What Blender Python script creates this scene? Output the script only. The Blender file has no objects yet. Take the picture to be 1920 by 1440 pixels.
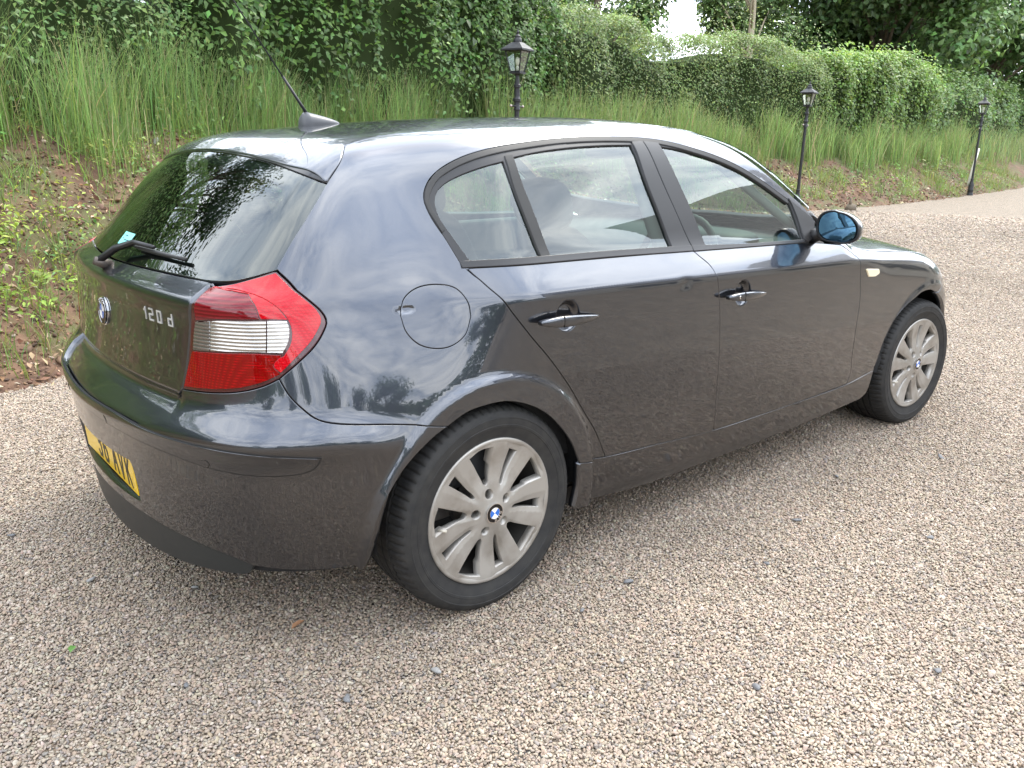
import bpy, bmesh, math, random
import numpy as np
from mathutils import Vector, Matrix
from mathutils.geometry import delaunay_2d_cdt
R=math.radians
sc=bpy.context.scene
col=sc.collection
# ------------------------------------------------------------------ camera
cam_d=bpy.data.cameras.new('camera'); cam=bpy.data.objects.new('camera',cam_d); col.objects.link(cam)
def aim(loc,yaw,pitch,roll):
    f=Vector((math.cos(pitch)*math.cos(yaw),math.cos(pitch)*math.sin(yaw),math.sin(pitch)))
    r=f.cross(Vector((0,0,1))).normalized(); u=r.cross(f)
    r2=math.cos(roll)*r+math.sin(roll)*u; u2=-math.sin(roll)*r+math.cos(roll)*u
    return Matrix(((r2.x,u2.x,-f.x,loc[0]),(r2.y,u2.y,-f.y,loc[1]),(r2.z,u2.z,-f.z,loc[2]),(0,0,0,1)))
cam.matrix_world=aim((-1.3444,-2.5110,1.3237),.8657,-.2889,.0117)
cam_d.sensor_width=36; cam_d.lens=1528.98/1920*36; cam_d.clip_start=.05; cam_d.clip_end=600
sc.camera=cam
# ------------------------------------------------------------------ sky and sun
SUN_EL,SUN_AZ=R(52),R(14)          # azimuth of the sun measured from +X towards +Y
w=bpy.data.worlds.new('World'); sc.world=w; w.use_nodes=True
nt=w.node_tree; nt.nodes.clear()
def N(t,**k):
    n=nt.nodes.new(t)
    for a,b in k.items(): setattr(n,a,b)
    return n
sky=N('ShaderNodeTexSky',sky_type='NISHITA',sun_disc=False,sun_elevation=SUN_EL,sun_rotation=R(90)-SUN_AZ,air_density=1.0,dust_density=2.0,ozone_density=1.0)
tc=N('ShaderNodeTexCoord'); sep=N('ShaderNodeSeparateXYZ'); nt.links.new(tc.outputs['Generated'],sep.inputs[0])
z0=N('ShaderNodeMath',operation='MAXIMUM'); z0.inputs[1].default_value=0; nt.links.new(sep.outputs['Z'],z0.inputs[0]); zz=N('ShaderNodeMath',operation='ADD'); zz.inputs[1].default_value=.16; nt.links.new(z0.outputs[0],zz.inputs[0])
dv=N('ShaderNodeVectorMath',operation='SCALE'); inv_=N('ShaderNodeMath',operation='DIVIDE'); inv_.inputs[0].default_value=1; nt.links.new(zz.outputs[0],inv_.inputs[1])
flat=N('ShaderNodeCombineXYZ'); nt.links.new(sep.outputs['X'],flat.inputs[0]); nt.links.new(sep.outputs['Y'],flat.inputs[1])
nt.links.new(flat.outputs[0],dv.inputs[0]); nt.links.new(inv_.outputs[0],dv.inputs['Scale'])
n1=N('ShaderNodeTexNoise'); n1.inputs['Scale'].default_value=1.1; n1.inputs['Detail'].default_value=7; n1.inputs['Roughness'].default_value=.56; n1.inputs['Distortion'].default_value=.5
n2=N('ShaderNodeTexNoise'); n2.inputs['Scale'].default_value=2.2; n2.inputs['Detail'].default_value=6; n2.inputs['Roughness'].default_value=.6; n2.inputs['Distortion'].default_value=.8
nt.links.new(dv.outputs[0],n1.inputs['Vector']); nt.links.new(dv.outputs[0],n2.inputs['Vector'])
cov=N('ShaderNodeValToRGB'); cov.color_ramp.elements[0].position=.24; cov.color_ramp.elements[1].position=.46   # cloud cover
shd=N('ShaderNodeValToRGB'); shd.color_ramp.elements[0].position=.36; shd.color_ramp.elements[1].position=.66   # grey bases, white tops
shd.color_ramp.elements[0].color=(6.4,7.4,9.2,1); shd.color_ramp.elements[1].color=(14.4,14.8,15.2,1)
nt.links.new(n1.outputs['Fac'],cov.inputs[0]); nt.links.new(n2.outputs['Fac'],shd.inputs[0])
mx=N('ShaderNodeMix',data_type='RGBA'); nt.links.new(cov.outputs['Color'],mx.inputs['Factor'])
nt.links.new(sky.outputs[0],mx.inputs['A']); nt.links.new(shd.outputs['Color'],mx.inputs['B'])
sdir=(math.cos(SUN_EL)*math.cos(SUN_AZ),math.cos(SUN_EL)*math.sin(SUN_AZ),math.sin(SUN_EL))
dt=N('ShaderNodeVectorMath',operation='DOT_PRODUCT'); dt.inputs[1].default_value=sdir; nt.links.new(tc.outputs['Generated'],dt.inputs[0])
gl=N('ShaderNodeMapRange'); gl.interpolation_type='SMOOTHERSTEP'; gl.inputs['From Min'].default_value=.25; gl.inputs['From Max'].default_value=1.0; gl.inputs['To Min'].default_value=1.0; gl.inputs['To Max'].default_value=1.5; nt.links.new(dt.outputs['Value'],gl.inputs[0])   # thin cloud is brighter towards the sun
gs=N('ShaderNodeVectorMath',operation='SCALE'); nt.links.new(shd.outputs['Color'],gs.inputs[0]); nt.links.new(gl.outputs[0],gs.inputs['Scale']); nt.links.new(gs.outputs[0],mx.inputs['B'])
bg=N('ShaderNodeBackground'); bg.inputs['Strength'].default_value=.15; out=N('ShaderNodeOutputWorld')
nt.links.new(mx.outputs['Result'],bg.inputs[0]); nt.links.new(bg.outputs[0],out.inputs[0])
sun_d=bpy.data.lights.new('sun','SUN'); sun_d.energy=1.6; sun_d.angle=R(20); sun_d.color=(1,.92,.78)
sun=bpy.data.objects.new('sun',sun_d); col.objects.link(sun)
sun.rotation_euler=Vector((math.cos(SUN_EL)*math.cos(SUN_AZ),math.cos(SUN_EL)*math.sin(SUN_AZ),math.sin(SUN_EL))).to_track_quat('Z','Y').to_euler()
sc.view_settings.view_transform='Standard'; sc.view_settings.look='None'; sc.view_settings.exposure=1.08; sc.view_settings.gamma=1
sc.view_settings.use_curve_mapping=False
sc.render.engine='CYCLES'
sc.cycles.max_bounces=10; sc.cycles.transparent_max_bounces=24; sc.cycles.caustics_reflective=False; sc.cycles.caustics_refractive=False
# ------------------------------------------------------------------ helpers
rng=np.random.default_rng(11); random.seed(5)
MATS={}
def mat(name,color=(.5,.5,.5),rough=.5,metal=0.0,coat=0.0,coat_rough=.03,spec=.5,emit=None,trans=0.0,ior=1.45,sss=0.0):
    if name in MATS: return MATS[name]
    m=bpy.data.materials.new(name); m.use_nodes=True; b=m.node_tree.nodes['Principled BSDF']
    b.inputs['Base Color'].default_value=(*color,1); b.inputs['Roughness'].default_value=rough; b.inputs['Metallic'].default_value=metal
    b.inputs['Coat Weight'].default_value=coat; b.inputs['Coat Roughness'].default_value=coat_rough; b.inputs['Specular IOR Level'].default_value=spec
    b.inputs['Transmission Weight'].default_value=trans; b.inputs['IOR'].default_value=ior
    if emit: b.inputs['Emission Color'].default_value=(*emit[:3],1); b.inputs['Emission Strength'].default_value=emit[3]
    MATS[name]=m; return m
def nodes(m): return m.node_tree.nodes,m.node_tree.links,m.node_tree.nodes['Principled BSDF']
def tag(o,label=None,cat=None,group=None,kind=None):
    if label: o['label']=label
    if cat: o['category']=cat
    if group: o['group']=group
    if kind: o['kind']=kind
    return o
def empty(name,loc=(0,0,0),parent=None,rz=0):
    o=bpy.data.objects.new(name,None); col.objects.link(o); o.location=loc; o.rotation_euler=(0,0,rz); o.parent=parent; o.empty_display_size=.1; return o
def mk(name,v,f,m,parent=None,smooth=True,normals=None,loc=None):
    me=bpy.data.meshes.new(name)
    v=np.asarray(v,float)
    if isinstance(f,np.ndarray):
        k=f.shape[1]; me.vertices.add(len(v)); me.vertices.foreach_set('co',v.ravel().astype(np.float32))
        me.loops.add(f.size); me.loops.foreach_set('vertex_index',f.ravel().astype(np.int32))
        me.polygons.add(len(f)); me.polygons.foreach_set('loop_start',np.arange(0,f.size,k,dtype=np.int32))
        me.polygons.foreach_set('loop_total',np.full(len(f),k,dtype=np.int32))
        me.update(calc_edges=True); me.validate()
    else:
        me.from_pydata([tuple(p) for p in v],[],[tuple(int(i) for i in q) for q in f]); me.update()
    if smooth: me.polygons.foreach_set('use_smooth',np.ones(len(me.polygons),bool))
    if m:
        for q in (m if isinstance(m,(list,tuple)) else [m]): me.materials.append(q)
    if normals is not None: me.normals_split_custom_set_from_vertices([tuple(n) for n in normals])
    o=bpy.data.objects.new(name,me); col.objects.link(o); o.parent=parent
    if loc is not None: o.location=loc
    return o
class MB:
    """collects vertices and faces for one mesh object"""
    def __init__(s): s.v=[]; s.f=[]; s.n=0
    def add(s,v,f):
        v=np.asarray(v,float); s.v.append(v); s.f+= [tuple(int(i)+s.n for i in q) for q in f]; s.n+=len(v); return s
    def box(s,c,d,rot=None,bev=0):
        x,y,z=np.array(d)/2
        if bev:
            b=min(bev,x*.98,y*.98,z*.98); pts=[];fs=[]
            bm=bmesh.new(); bmesh.ops.create_cube(bm,size=1)
            for q in bm.verts: q.co=(q.co.x*2*x,q.co.y*2*y,q.co.z*2*z)
            bmesh.ops.bevel(bm,geom=bm.edges[:]+bm.verts[:],offset=b,segments=3,profile=.5,affect='EDGES')
            bm.verts.index_update(); v=np.array([q.co[:] for q in bm.verts]); f=[[q.index for q in g.verts] for g in bm.faces]; bm.free()
        else:
            v=np.array([(a*x,b*y,c2*z) for a in (-1,1) for b in (-1,1) for c2 in (-1,1)])
            f=[(0,1,3,2),(4,6,7,5),(0,4,5,1),(2,3,7,6),(0,2,6,4),(1,5,7,3)]
        if rot is not None: v=v@np.array(Matrix(rot).to_3x3()).T
        return s.add(v+np.array(c),f)
    def tube(s,pts,rad,seg=8,cap=True):
        pts=[np.array(p,float) for p in pts]; rad=np.broadcast_to(rad,(len(pts),))
        rings=[]; up=None
        for i,p in enumerate(pts):
            t=pts[min(i+1,len(pts)-1)]-pts[max(i-1,0)]; t=t/(np.linalg.norm(t)+1e-12)
            if up is None: up=np.array([0,0,1.]) if abs(t[2])<.9 else np.array([1.,0,0])
            a=np.cross(t,up); a/=np.linalg.norm(a); b=np.cross(a,t); up=b
            an=np.arange(seg)*2*np.pi/seg
            rings.append(p+rad[i]*(np.cos(an)[:,None]*a+np.sin(an)[:,None]*b))
        v=np.concatenate(rings); f=[]
        for i in range(len(pts)-1):
            for j in range(seg): k=(j+1)%seg; f.append((i*seg+j,i*seg+k,(i+1)*seg+k,(i+1)*seg+j))
        if cap: f.append(tuple(range(seg))[::-1]); f.append(tuple((len(pts)-1)*seg+j for j in range(seg)))
        return s.add(v,f)
    def lathe(s,prof,seg=24,c=(0,0,0),axis="z",close=False,cap=True):
        an=np.arange(seg)*2*np.pi/seg; prof=np.array(prof,float)
        v=np.stack([np.outer(prof[:,0],np.cos(an)),np.outer(prof[:,0],np.sin(an)),np.repeat(prof[:,1:2],seg,1)],-1).reshape(-1,3)
        if axis=='y': v=v[:,[0,2,1]]*np.array([1,-1,1])
        n=len(prof); f=[]
        for i in range(n if close else n-1):
            for j in range(seg): k=(j+1)%seg; i2=(i+1)%n; f.append((i*seg+j,i*seg+k,i2*seg+k,i2*seg+j))
        if not close and cap:
            if prof[0,0]>1e-6: f.append(tuple(range(seg))[::-1])
            if prof[-1,0]>1e-6: f.append(tuple((n-1)*seg+j for j in range(seg)))
        return s.add(v+np.array(c),f)
    def build(s,name,m,parent=None,smooth=True,angle=None,loc=None):
        o=mk(name,np.concatenate(s.v),s.f,m,parent,smooth,loc=loc)
        if angle:
            o.data.set_sharp_from_angle(angle=R(angle))
        return o
# ================================================================== setting
def cspl(xs,ys):
    xs=np.array(xs,float); ys=np.array(ys,float); d=np.gradient(ys,xs)
    def f(x):
        x=np.asarray(x,float); i=np.clip(np.searchsorted(xs,x)-1,0,len(xs)-2); h=xs[i+1]-xs[i]; t=np.clip((x-xs[i])/h,0,1)
        return (2*t**3-3*t*t+1)*ys[i]+(t**3-2*t*t+t)*h*d[i]+(3*t*t-2*t**3)*ys[i+1]+(t**3-t*t)*h*d[i+1]
    return f
yb=cspl([-14,-8,-4,-.7,2,5.4,9,14,19,24,31,45,70],[-7,-2.6,.2,2.45,3.95,5.25,6.15,6.72,6.78,7.25,8.2,10.6,15])      # foot of the bank
hp=cspl([-1,0,.25,.7,1.2,1.9,2.5,3.5,6,12,40],[-.10,0,.13,.42,.78,1.27,1.42,1.52,1.7,2.0,2.6])              # rise behind it
def vnoise(x,y,s,seed=0):
    """smooth value noise"""
    x=np.asarray(x)/s+seed*17.3; y=np.asarray(y)/s+seed*9.1; xi=np.floor(x).astype(np.int64); yi=np.floor(y).astype(np.int64); fx=x-xi; fy=y-yi
    def h(a,b): n=(a*374761393+b*668265263+seed*1442695)&0x7fffffff; n=((n^(n>>13))*1274126177)&0x7fffffff; return ((n^(n>>16))&0xffff)/65535.
    fx=fx*fx*(3-2*fx); fy=fy*fy*(3-2*fy)
    return (h(xi,yi)*(1-fx)+h(xi+1,yi)*fx)*(1-fy)+(h(xi,yi+1)*(1-fx)+h(xi+1,yi+1)*fx)*fy
def bank_z(x,y):
    d=y-yb(x); sc_=1-.16*np.clip((x-9)/8,0,1)
    z=hp(d)*np.where(d>0,sc_,1)
    w_=np.clip(d/.5+.5,0,1)
    return z+w_*((vnoise(x,y,.9,1)-.5)*.16+(vnoise(x,y,.28,2)-.5)*.11+(vnoise(x,y,.12,3)-.5)*.06)
# ---- gravel yard: one sheet to the horizon
gm=mat('gravel',(.42,.37,.31),.85); n_,l_,b_=nodes(gm)
tx=n_.new('ShaderNodeTexCoord'); mp=n_.new('ShaderNodeMapping'); l_.new(tx.outputs['Object'],mp.inputs[0])
ds_=n_.new('ShaderNodeTexNoise'); ds_.inputs['Scale'].default_value=60; l_.new(mp.outputs[0],ds_.inputs['Vector'])
v1=n_.new('ShaderNodeTexVoronoi'); v1.inputs['Scale'].default_value=95; v1.inputs['Randomness'].default_value=1; l_.new(mp.outputs[0],v1.inputs['Vector'])
STONE=[(0.0, (0.363, 0.304, 0.238)), (0.16, (0.264, 0.218, 0.178)), (0.3, (0.409, 0.37, 0.31)), (0.44, (0.224, 0.191, 0.165)), (0.56, (0.33, 0.264, 0.198)), (0.66, (0.158, 0.158, 0.172)), (0.74, (0.436, 0.403, 0.356)), (0.83, (0.284, 0.218, 0.178)), (0.9, (0.112, 0.115, 0.125)), (0.96, (0.37, 0.277, 0.218))]
def stone_ramp(n_):
    r=n_.new('ShaderNodeValToRGB'); r.color_ramp.interpolation='CONSTANT'
    while len(r.color_ramp.elements)<len(STONE): r.color_ramp.elements.new(.5)
    for e,(p,c) in zip(r.color_ramp.elements,STONE): e.position=p; e.color=(*c,1)
    return r
sr=stone_ramp(n_); sx=n_.new('ShaderNodeSeparateColor'); l_.new(v1.outputs['Color'],sx.inputs[0]); l_.new(sx.outputs[0],sr.inputs[0])
big=n_.new('ShaderNodeTexNoise'); big.inputs['Scale'].default_value=5; big.inputs['Detail'].default_value=6; big.inputs['Roughness'].default_value=.65; l_.new(mp.outputs[0],big.inputs['Vector'])
br=n_.new('ShaderNodeValToRGB'); br.color_ramp.elements[0].position=.3; br.color_ramp.elements[0].color=(.62,.585,.53,1); br.color_ramp.elements[1].position=.72; br.color_ramp.elements[1].color=(.93,.88,.80,1); l_.new(big.outputs['Fac'],br.inputs[0])
mu=n_.new('ShaderNodeMix'); mu.data_type='RGBA'; mu.blend_type='MULTIPLY'; mu.inputs['Factor'].default_value=1; l_.new(sr.outputs[0],mu.inputs['A']); l_.new(br.outputs[0],mu.inputs['B'])
l_.new(mu.outputs['Result'],b_.inputs['Base Color'])
bp=n_.new('ShaderNodeBump'); bp.inputs['Strength'].default_value=1.0; bp.inputs['Distance'].default_value=.014; bp.invert=True; l_.new(v1.outputs['Distance'],bp.inputs['Height']); l_.new(bp.outputs[0],b_.inputs['Normal'])
tag(mk('gravel_yard',[(-120,-120,-.0045),(160,-120,-.0045),(160,120,-.0045),(-120,120,-.0045)],[(0,1,2,3)],gm),kind='structure')
# ---- bank
soil=mat('bank_soil',(.16,.09,.055),.95); n_,l_,b_=nodes(soil)
tx=n_.new('ShaderNodeTexCoord'); a1=n_.new('ShaderNodeTexNoise'); a1.inputs['Scale'].default_value=5; a1.inputs['Detail'].default_value=8; a1.inputs['Roughness'].default_value=.7; l_.new(tx.outputs['Object'],a1.inputs['Vector'])
r1=n_.new('ShaderNodeValToRGB'); E_=r1.color_ramp.elements; E_[0].position=.32; E_[0].color=(.055,.030,.019,1); E_[1].position=.70; E_[1].color=(.185,.108,.065,1); e=E_.new(.5); e.color=(.110,.062,.038,1); l_.new(a1.outputs['Fac'],r1.inputs[0])
a2=n_.new('ShaderNodeTexNoise'); a2.inputs['Scale'].default_value=1.7; a2.inputs['Detail'].default_value=7; a2.inputs['Roughness'].default_value=.7; l_.new(tx.outputs['Object'],a2.inputs['Vector'])
r2=n_.new('ShaderNodeValToRGB'); r2.color_ramp.elements[0].position=.46; r2.color_ramp.elements[1].position=.62; l_.new(a2.outputs['Fac'],r2.inputs[0])
m2=n_.new('ShaderNodeMix'); m2.data_type='RGBA'; m2.inputs['B'].default_value=(.085,.095,.035,1); l_.new(r2.outputs[0],m2.inputs['Factor']); l_.new(r1.outputs[0],m2.inputs['A']); l_.new(m2.outputs['Result'],b_.inputs['Base Color'])
bp=n_.new('ShaderNodeBump'); bp.inputs['Strength'].default_value=.8; bp.inputs['Distance'].default_value=.03; l_.new(a1.outputs['Fac'],bp.inputs['Height']); l_.new(bp.outputs[0],b_.inputs['Normal'])
xs=np.r_[np.arange(-14,-4,.35),np.arange(-4,9,.065),np.arange(9,28,.14),np.arange(28,70,.6)]; dd=np.r_[-.7,-.4,np.arange(-.25,2.8,.06),np.arange(2.8,6,.3),np.arange(6,41,2.5)]
X,D=np.meshgrid(xs,dd,indexing='ij'); Y=yb(X)+D; Z=bank_z(X,Y); nD=len(dd)
i,j=np.meshgrid(np.arange(len(xs)-1),np.arange(nD-1),indexing='ij'); q=(i*nD+j).ravel()
tag(mk('earth_bank',np.stack([X,Y,Z],-1).reshape(-1,3),np.stack([q,q+nD,q+nD+1,q+1],1),soil),kind='structure')
# ---- foliage helpers
def leafmat(name,tr=.30,rough=.45,spec=.35):
    if name in MATS: return MATS[name]
    m=bpy.data.materials.new(name); m.use_nodes=True; nt=m.node_tree; b=nt.nodes['Principled BSDF']; o=nt.nodes['Material Output']
    at=nt.nodes.new('ShaderNodeAttribute'); at.attribute_name='col'; nt.links.new(at.outputs['Color'],b.inputs['Base Color']); b.inputs['Roughness'].default_value=rough; b.inputs['Specular IOR Level'].default_value=spec
    t=nt.nodes.new('ShaderNodeBsdfTranslucent'); hs=nt.nodes.new('ShaderNodeHueSaturation'); hs.inputs['Hue'].default_value=.48; hs.inputs['Value'].default_value=1.5; nt.links.new(at.outputs['Color'],hs.inputs['Color']); nt.links.new(hs.outputs[0],t.inputs[0])
    mx=nt.nodes.new('ShaderNodeMixShader'); mx.inputs[0].default_value=tr; nt.links.new(b.outputs[0],mx.inputs[1]); nt.links.new(t.outputs[0],mx.inputs[2]); nt.links.new(mx.outputs[0],o.inputs[0])
    MATS[name]=m; return m
leafm=leafmat('leaf'); grassm=leafmat('grass_blade',.35,.55,.25); litter_m=leafmat('dry_litter',.1,.8,.2)
def setcol(o,c):
    me=o.data; a=me.color_attributes.new('col','FLOAT_COLOR','POINT'); a.data.foreach_set('color',np.concatenate([c,np.ones((len(c),1))],1).astype(np.float32).ravel())
def unit(v): return v/(np.linalg.norm(v,axis=-1,keepdims=True)+1e-9)
def leaves(name,P,Nn,L,W,C,m,parent=None,droop=.3):
    """one mesh of folded, pointed leaves: 6 vertices, 4 triangles each"""
    n=len(P); L=np.broadcast_to(L,(n,))[:,None]; W=np.broadcast_to(W,(n,))[:,None]
    Nn=unit(Nn+rng.normal(0,.01,(n,3))); a=unit(np.cross(Nn,rng.normal(0,1,(n,3)))); a=unit(a-np.array([0,0,droop])*1.0); a=unit(a-(a*Nn).sum(1,keepdims=True)*Nn); b=np.cross(Nn,a)
    f=.22*W*Nn
    V=np.stack([P,P+a*L*.38+b*W*.5+f,P+a*L*.45,P+a*L*.38-b*W*.5+f,P+a*L-Nn*L*.10,P+a*L*.75-Nn*L*.03],1)
    V=np.stack([P,P+a*L*.40+b*W*.5+f,P+a*L-Nn*L*.12,P+a*L*.40-b*W*.5+f,P+a*L*.5],1)
    T=np.array([[0,1,4],[1,2,4],[0,4,3],[4,2,3]]); F_=(T[None]+(np.arange(n)*5)[:,None,None]).reshape(-1,3)
    o=mk(name,V.reshape(-1,3),F_,m,parent,False); setcol(o,np.repeat(C,5,0)); return o
def blades(name,P,H,lean,W,C,m,parent=None,heads=None):
    """curved grass blades, 8 vertices each"""
    n=len(P); az=rng.uniform(0,2*np.pi,n); dirv=np.stack([np.cos(az),np.sin(az),0*az],1); sd=np.stack([-np.sin(az),np.cos(az),0*az],1); wa=rng.uniform(0,2*np.pi,n); sd=np.stack([np.cos(wa),np.sin(wa),0*wa],1)
    V=[]
    for t,wk in ((0,1),(.4,.95),(.75,.7),(1,.12)): 
        c=P+np.array([0,0,1.])*(H*t*(1-.12*lean*t))[:,None]+dirv*(H*lean*t**2)[:,None]; V+= [c+sd*(W*wk/2)[:,None],c-sd*(W*wk/2)[:,None]]
    V=np.stack(V,1); T=np.array([[0,1,3],[0,3,2],[2,3,5],[2,5,4],[4,5,7],[4,7,6]]); F_=(T[None]+(np.arange(n)*8)[:,None,None]).reshape(-1,3)
    o=mk(name,V.reshape(-1,3),F_,m,parent,True); setcol(o,np.repeat(C,8,0)); return o
def vary(base,n,s=.22,hue=.12):
    c=np.array(base)[None]*np.exp(rng.normal(0,s,(n,1))); c=c*np.exp(rng.normal(0,hue,(n,3))*np.array([1,.4,.8])); return np.clip(c,0.002,.9)
bark=mat('bark',(.11,.085,.06),.9); n_,l_,b_=nodes(bark); tx=n_.new('ShaderNodeTexCoord'); no=n_.new('ShaderNodeTexNoise'); no.inputs['Scale'].default_value=9; no.inputs['Detail'].default_value=8; l_.new(tx.outputs['Object'],no.inputs['Vector'])
rp=n_.new('ShaderNodeValToRGB'); rp.color_ramp.elements[0].color=(.045,.035,.026,1); rp.color_ramp.elements[1].color=(.22,.18,.13,1); l_.new(no.outputs['Fac'],rp.inputs[0]); l_.new(rp.outputs[0],b_.inputs['Base Color'])
pale=mat('pale_bark',(.36,.31,.22),.85); corem=mat('hedge_core_shade',(.026,.040,.014),1.0,spec=.1)  # hedge core colour holds the shade among the leaves
# ---- hedges: each stretch is a shrub of its own
def hedge(label,x0,x1,front,depth,ztop,L,col_,n,bul=.35,seed=0,zb=0.0,cat='hedge',ragged=.25,top_tint=1.0,rough_top=.3):
    root=tag(empty('hedge',((x0+x1)/2,float(yb((x0+x1)/2)+front+depth/2),float(bank_z(np.array((x0+x1)/2),yb((x0+x1)/2)+front))) ),label,cat,'hedges along the top of the bank')
    o0=np.array(root.location)
    # lumpy solid core, coloured dark for the shade behind the leaves
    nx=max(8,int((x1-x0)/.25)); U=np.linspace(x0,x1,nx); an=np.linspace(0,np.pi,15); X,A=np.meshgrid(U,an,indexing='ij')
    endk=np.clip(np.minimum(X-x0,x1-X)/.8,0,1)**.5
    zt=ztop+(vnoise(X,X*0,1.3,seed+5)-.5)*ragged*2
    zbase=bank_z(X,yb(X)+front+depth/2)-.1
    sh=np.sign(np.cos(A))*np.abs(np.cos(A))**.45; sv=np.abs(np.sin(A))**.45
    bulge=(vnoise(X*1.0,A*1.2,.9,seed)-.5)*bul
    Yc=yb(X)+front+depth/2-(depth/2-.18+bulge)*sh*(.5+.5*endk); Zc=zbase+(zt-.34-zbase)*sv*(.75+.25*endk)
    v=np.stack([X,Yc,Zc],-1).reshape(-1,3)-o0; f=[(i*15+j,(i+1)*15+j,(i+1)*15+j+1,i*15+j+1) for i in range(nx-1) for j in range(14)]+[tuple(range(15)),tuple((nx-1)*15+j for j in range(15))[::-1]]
    mk('dark_core',v,f,corem,root)
    # leaves through the outer shell, thicker on the yard side and the top
    x=rng.uniform(x0,x1,n); t=rng.uniform(0,1,n); a=np.where(t<.68,rng.uniform(0,.5*np.pi,n),np.where(t<.92,rng.uniform(.3*np.pi,.75*np.pi,n),rng.uniform(.75*np.pi,np.pi,n)))
    ek=np.clip(np.minimum(x-x0,x1-x)/.8,0,1)**.5; zt=ztop+(vnoise(x,x*0,1.3,seed+5)-.5)*ragged*2+(vnoise(x,x*0,.35,seed+6)-.5)*ragged*.8
    zb_=bank_z(x,yb(x)+front+depth/2)-.05+zb; sh=np.sign(np.cos(a))*np.abs(np.cos(a))**.45; sv=np.abs(np.sin(a))**.45
    bu=(vnoise(x,a*1.2,.9,seed)-.5)*bul+(vnoise(x,a*1.2,.3,seed+9)-.5)*bul*.6
    dp=np.abs(rng.normal(0,.11,n))-.10-rng.uniform(0,rough_top,n)*(rng.uniform(0,1,n)<.10)
    y=yb(x)+front+depth/2-(depth/2+bu-dp)*sh*(.5+.5*ek); z=zb_+(zt-dp*sv-zb_)*sv*(.75+.25*ek)
    Nn=np.stack([rng.normal(0,.5,n),-sh*.9+rng.normal(0,.45,n),.35+sv*.7+rng.normal(0,.4,n)],1)
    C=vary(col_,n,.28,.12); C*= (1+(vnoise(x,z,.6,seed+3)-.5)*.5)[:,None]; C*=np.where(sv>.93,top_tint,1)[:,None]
    C=np.clip(C,.004,.5)
    leaves('foliage',np.stack([x,y,z],1)-o0,Nn,L*rng.uniform(.6,1.25,n),L*.66*rng.uniform(.7,1.1,n),C,leafm,root)
    return root
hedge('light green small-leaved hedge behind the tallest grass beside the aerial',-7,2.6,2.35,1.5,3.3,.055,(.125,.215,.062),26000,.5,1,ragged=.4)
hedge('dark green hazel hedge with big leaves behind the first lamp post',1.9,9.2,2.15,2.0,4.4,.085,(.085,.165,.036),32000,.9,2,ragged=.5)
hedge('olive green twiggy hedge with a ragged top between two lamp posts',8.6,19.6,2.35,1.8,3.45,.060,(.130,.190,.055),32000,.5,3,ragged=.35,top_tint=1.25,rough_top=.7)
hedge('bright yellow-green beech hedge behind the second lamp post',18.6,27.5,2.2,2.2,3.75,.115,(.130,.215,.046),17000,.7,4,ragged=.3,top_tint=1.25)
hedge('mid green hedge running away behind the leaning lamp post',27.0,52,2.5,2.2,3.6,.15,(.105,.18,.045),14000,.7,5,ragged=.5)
# ---- trees
def tree(name,label,loc,h,r,tr_,n,L,col_,clear=.3,group='trees beyond the hedge',barkm=bark,nb=26,seed=0,tint=.3,lean=(0,0)):
    rs=np.random.default_rng(100+seed); root=tag(empty(name,loc),label,'tree',group); mb=MB()
    p=[np.array([0,0,-.3])]; 
    for k in range(1,8): p.append(np.array([lean[0]*k/7+rs.normal(0,.03)*h*.1,lean[1]*k/7+rs.normal(0,.03)*h*.1,h*.93*k/7]))
    mb.tube(p,[tr_*(1-.85*k/7)**.9+.01 for k in range(8)],10)
    cl=[]
    for k in range(nb):
        a=rs.uniform(0,2*np.pi); u=rs.uniform(0,1); ze=h*(clear+(1-clear)*u**.9); rad=r*math.sqrt(max(.08,1-((u-.42)/.62)**2))*rs.uniform(.55,1.0)
        e=np.array([math.cos(a)*rad,math.sin(a)*rad,ze]); t0=np.clip((ze-h*.18-rad*.35)/h,.12,.9); i=t0*7; i0=int(i); b=p[i0]+(p[min(i0+1,7)]-p[i0])*(i-i0)
        m_=(b+e)/2+np.array([0,0,.12*rad]); mb.tube([b,m_,e],[tr_*.28*(1-t0)+.02,tr_*.16*(1-t0)+.012,.008],6); cl.append(e); cl.append((m_+e)/2)
    mb.build('trunk',barkm,root)
    cl=np.array(cl); w_=rs.integers(0,len(cl),n); rad=r*.30*rs.uniform(.75,1.25,len(cl))
    q=rs.normal(0,1,(n,3)); q/=np.linalg.norm(q,axis=1,keepdims=True); q*=(rs.uniform(0,1,n)**.45*rad[w_])[:,None]; q[:,2]*=.72
    P=cl[w_]+q; Nn=unit(q)+np.array([0,0,.55])+rs.normal(0,.45,(n,3)); C=np.array(col_)[None]*np.exp(rs.normal(0,tint,(n,1)))*np.exp(rs.normal(0,.22,(len(cl),1)))[w_]; C*=np.exp(rs.normal(0,.08,(n,3)))
    leaves('crown',P,Nn,L*rs.uniform(.7,1.25,n),L*.7*rs.uniform(.7,1.15,n),np.clip(C,.004,.4),leafm,root)
    return root
tree('oak_tree','broad dark green tree above the far end of the bright beech hedge',(37,17,1.6),13,5.5,.35,30000,.30,(.085,.150,.046),.12,seed=1,nb=40)
tree('oak_tree','dark spreading tree rising behind the leaning lamp post',(48,17.5,1.6),13,6.2,.4,28000,.34,(.080,.144,.048),.10,seed=2,nb=40)
tree('ash_tree','slim pale-barked tree standing above the twiggy hedge',(26.6,16.9,1.5),11,2.6,.15,9000,.22,(.085,.145,.042),.36,barkm=pale,seed=3,nb=20)
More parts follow.
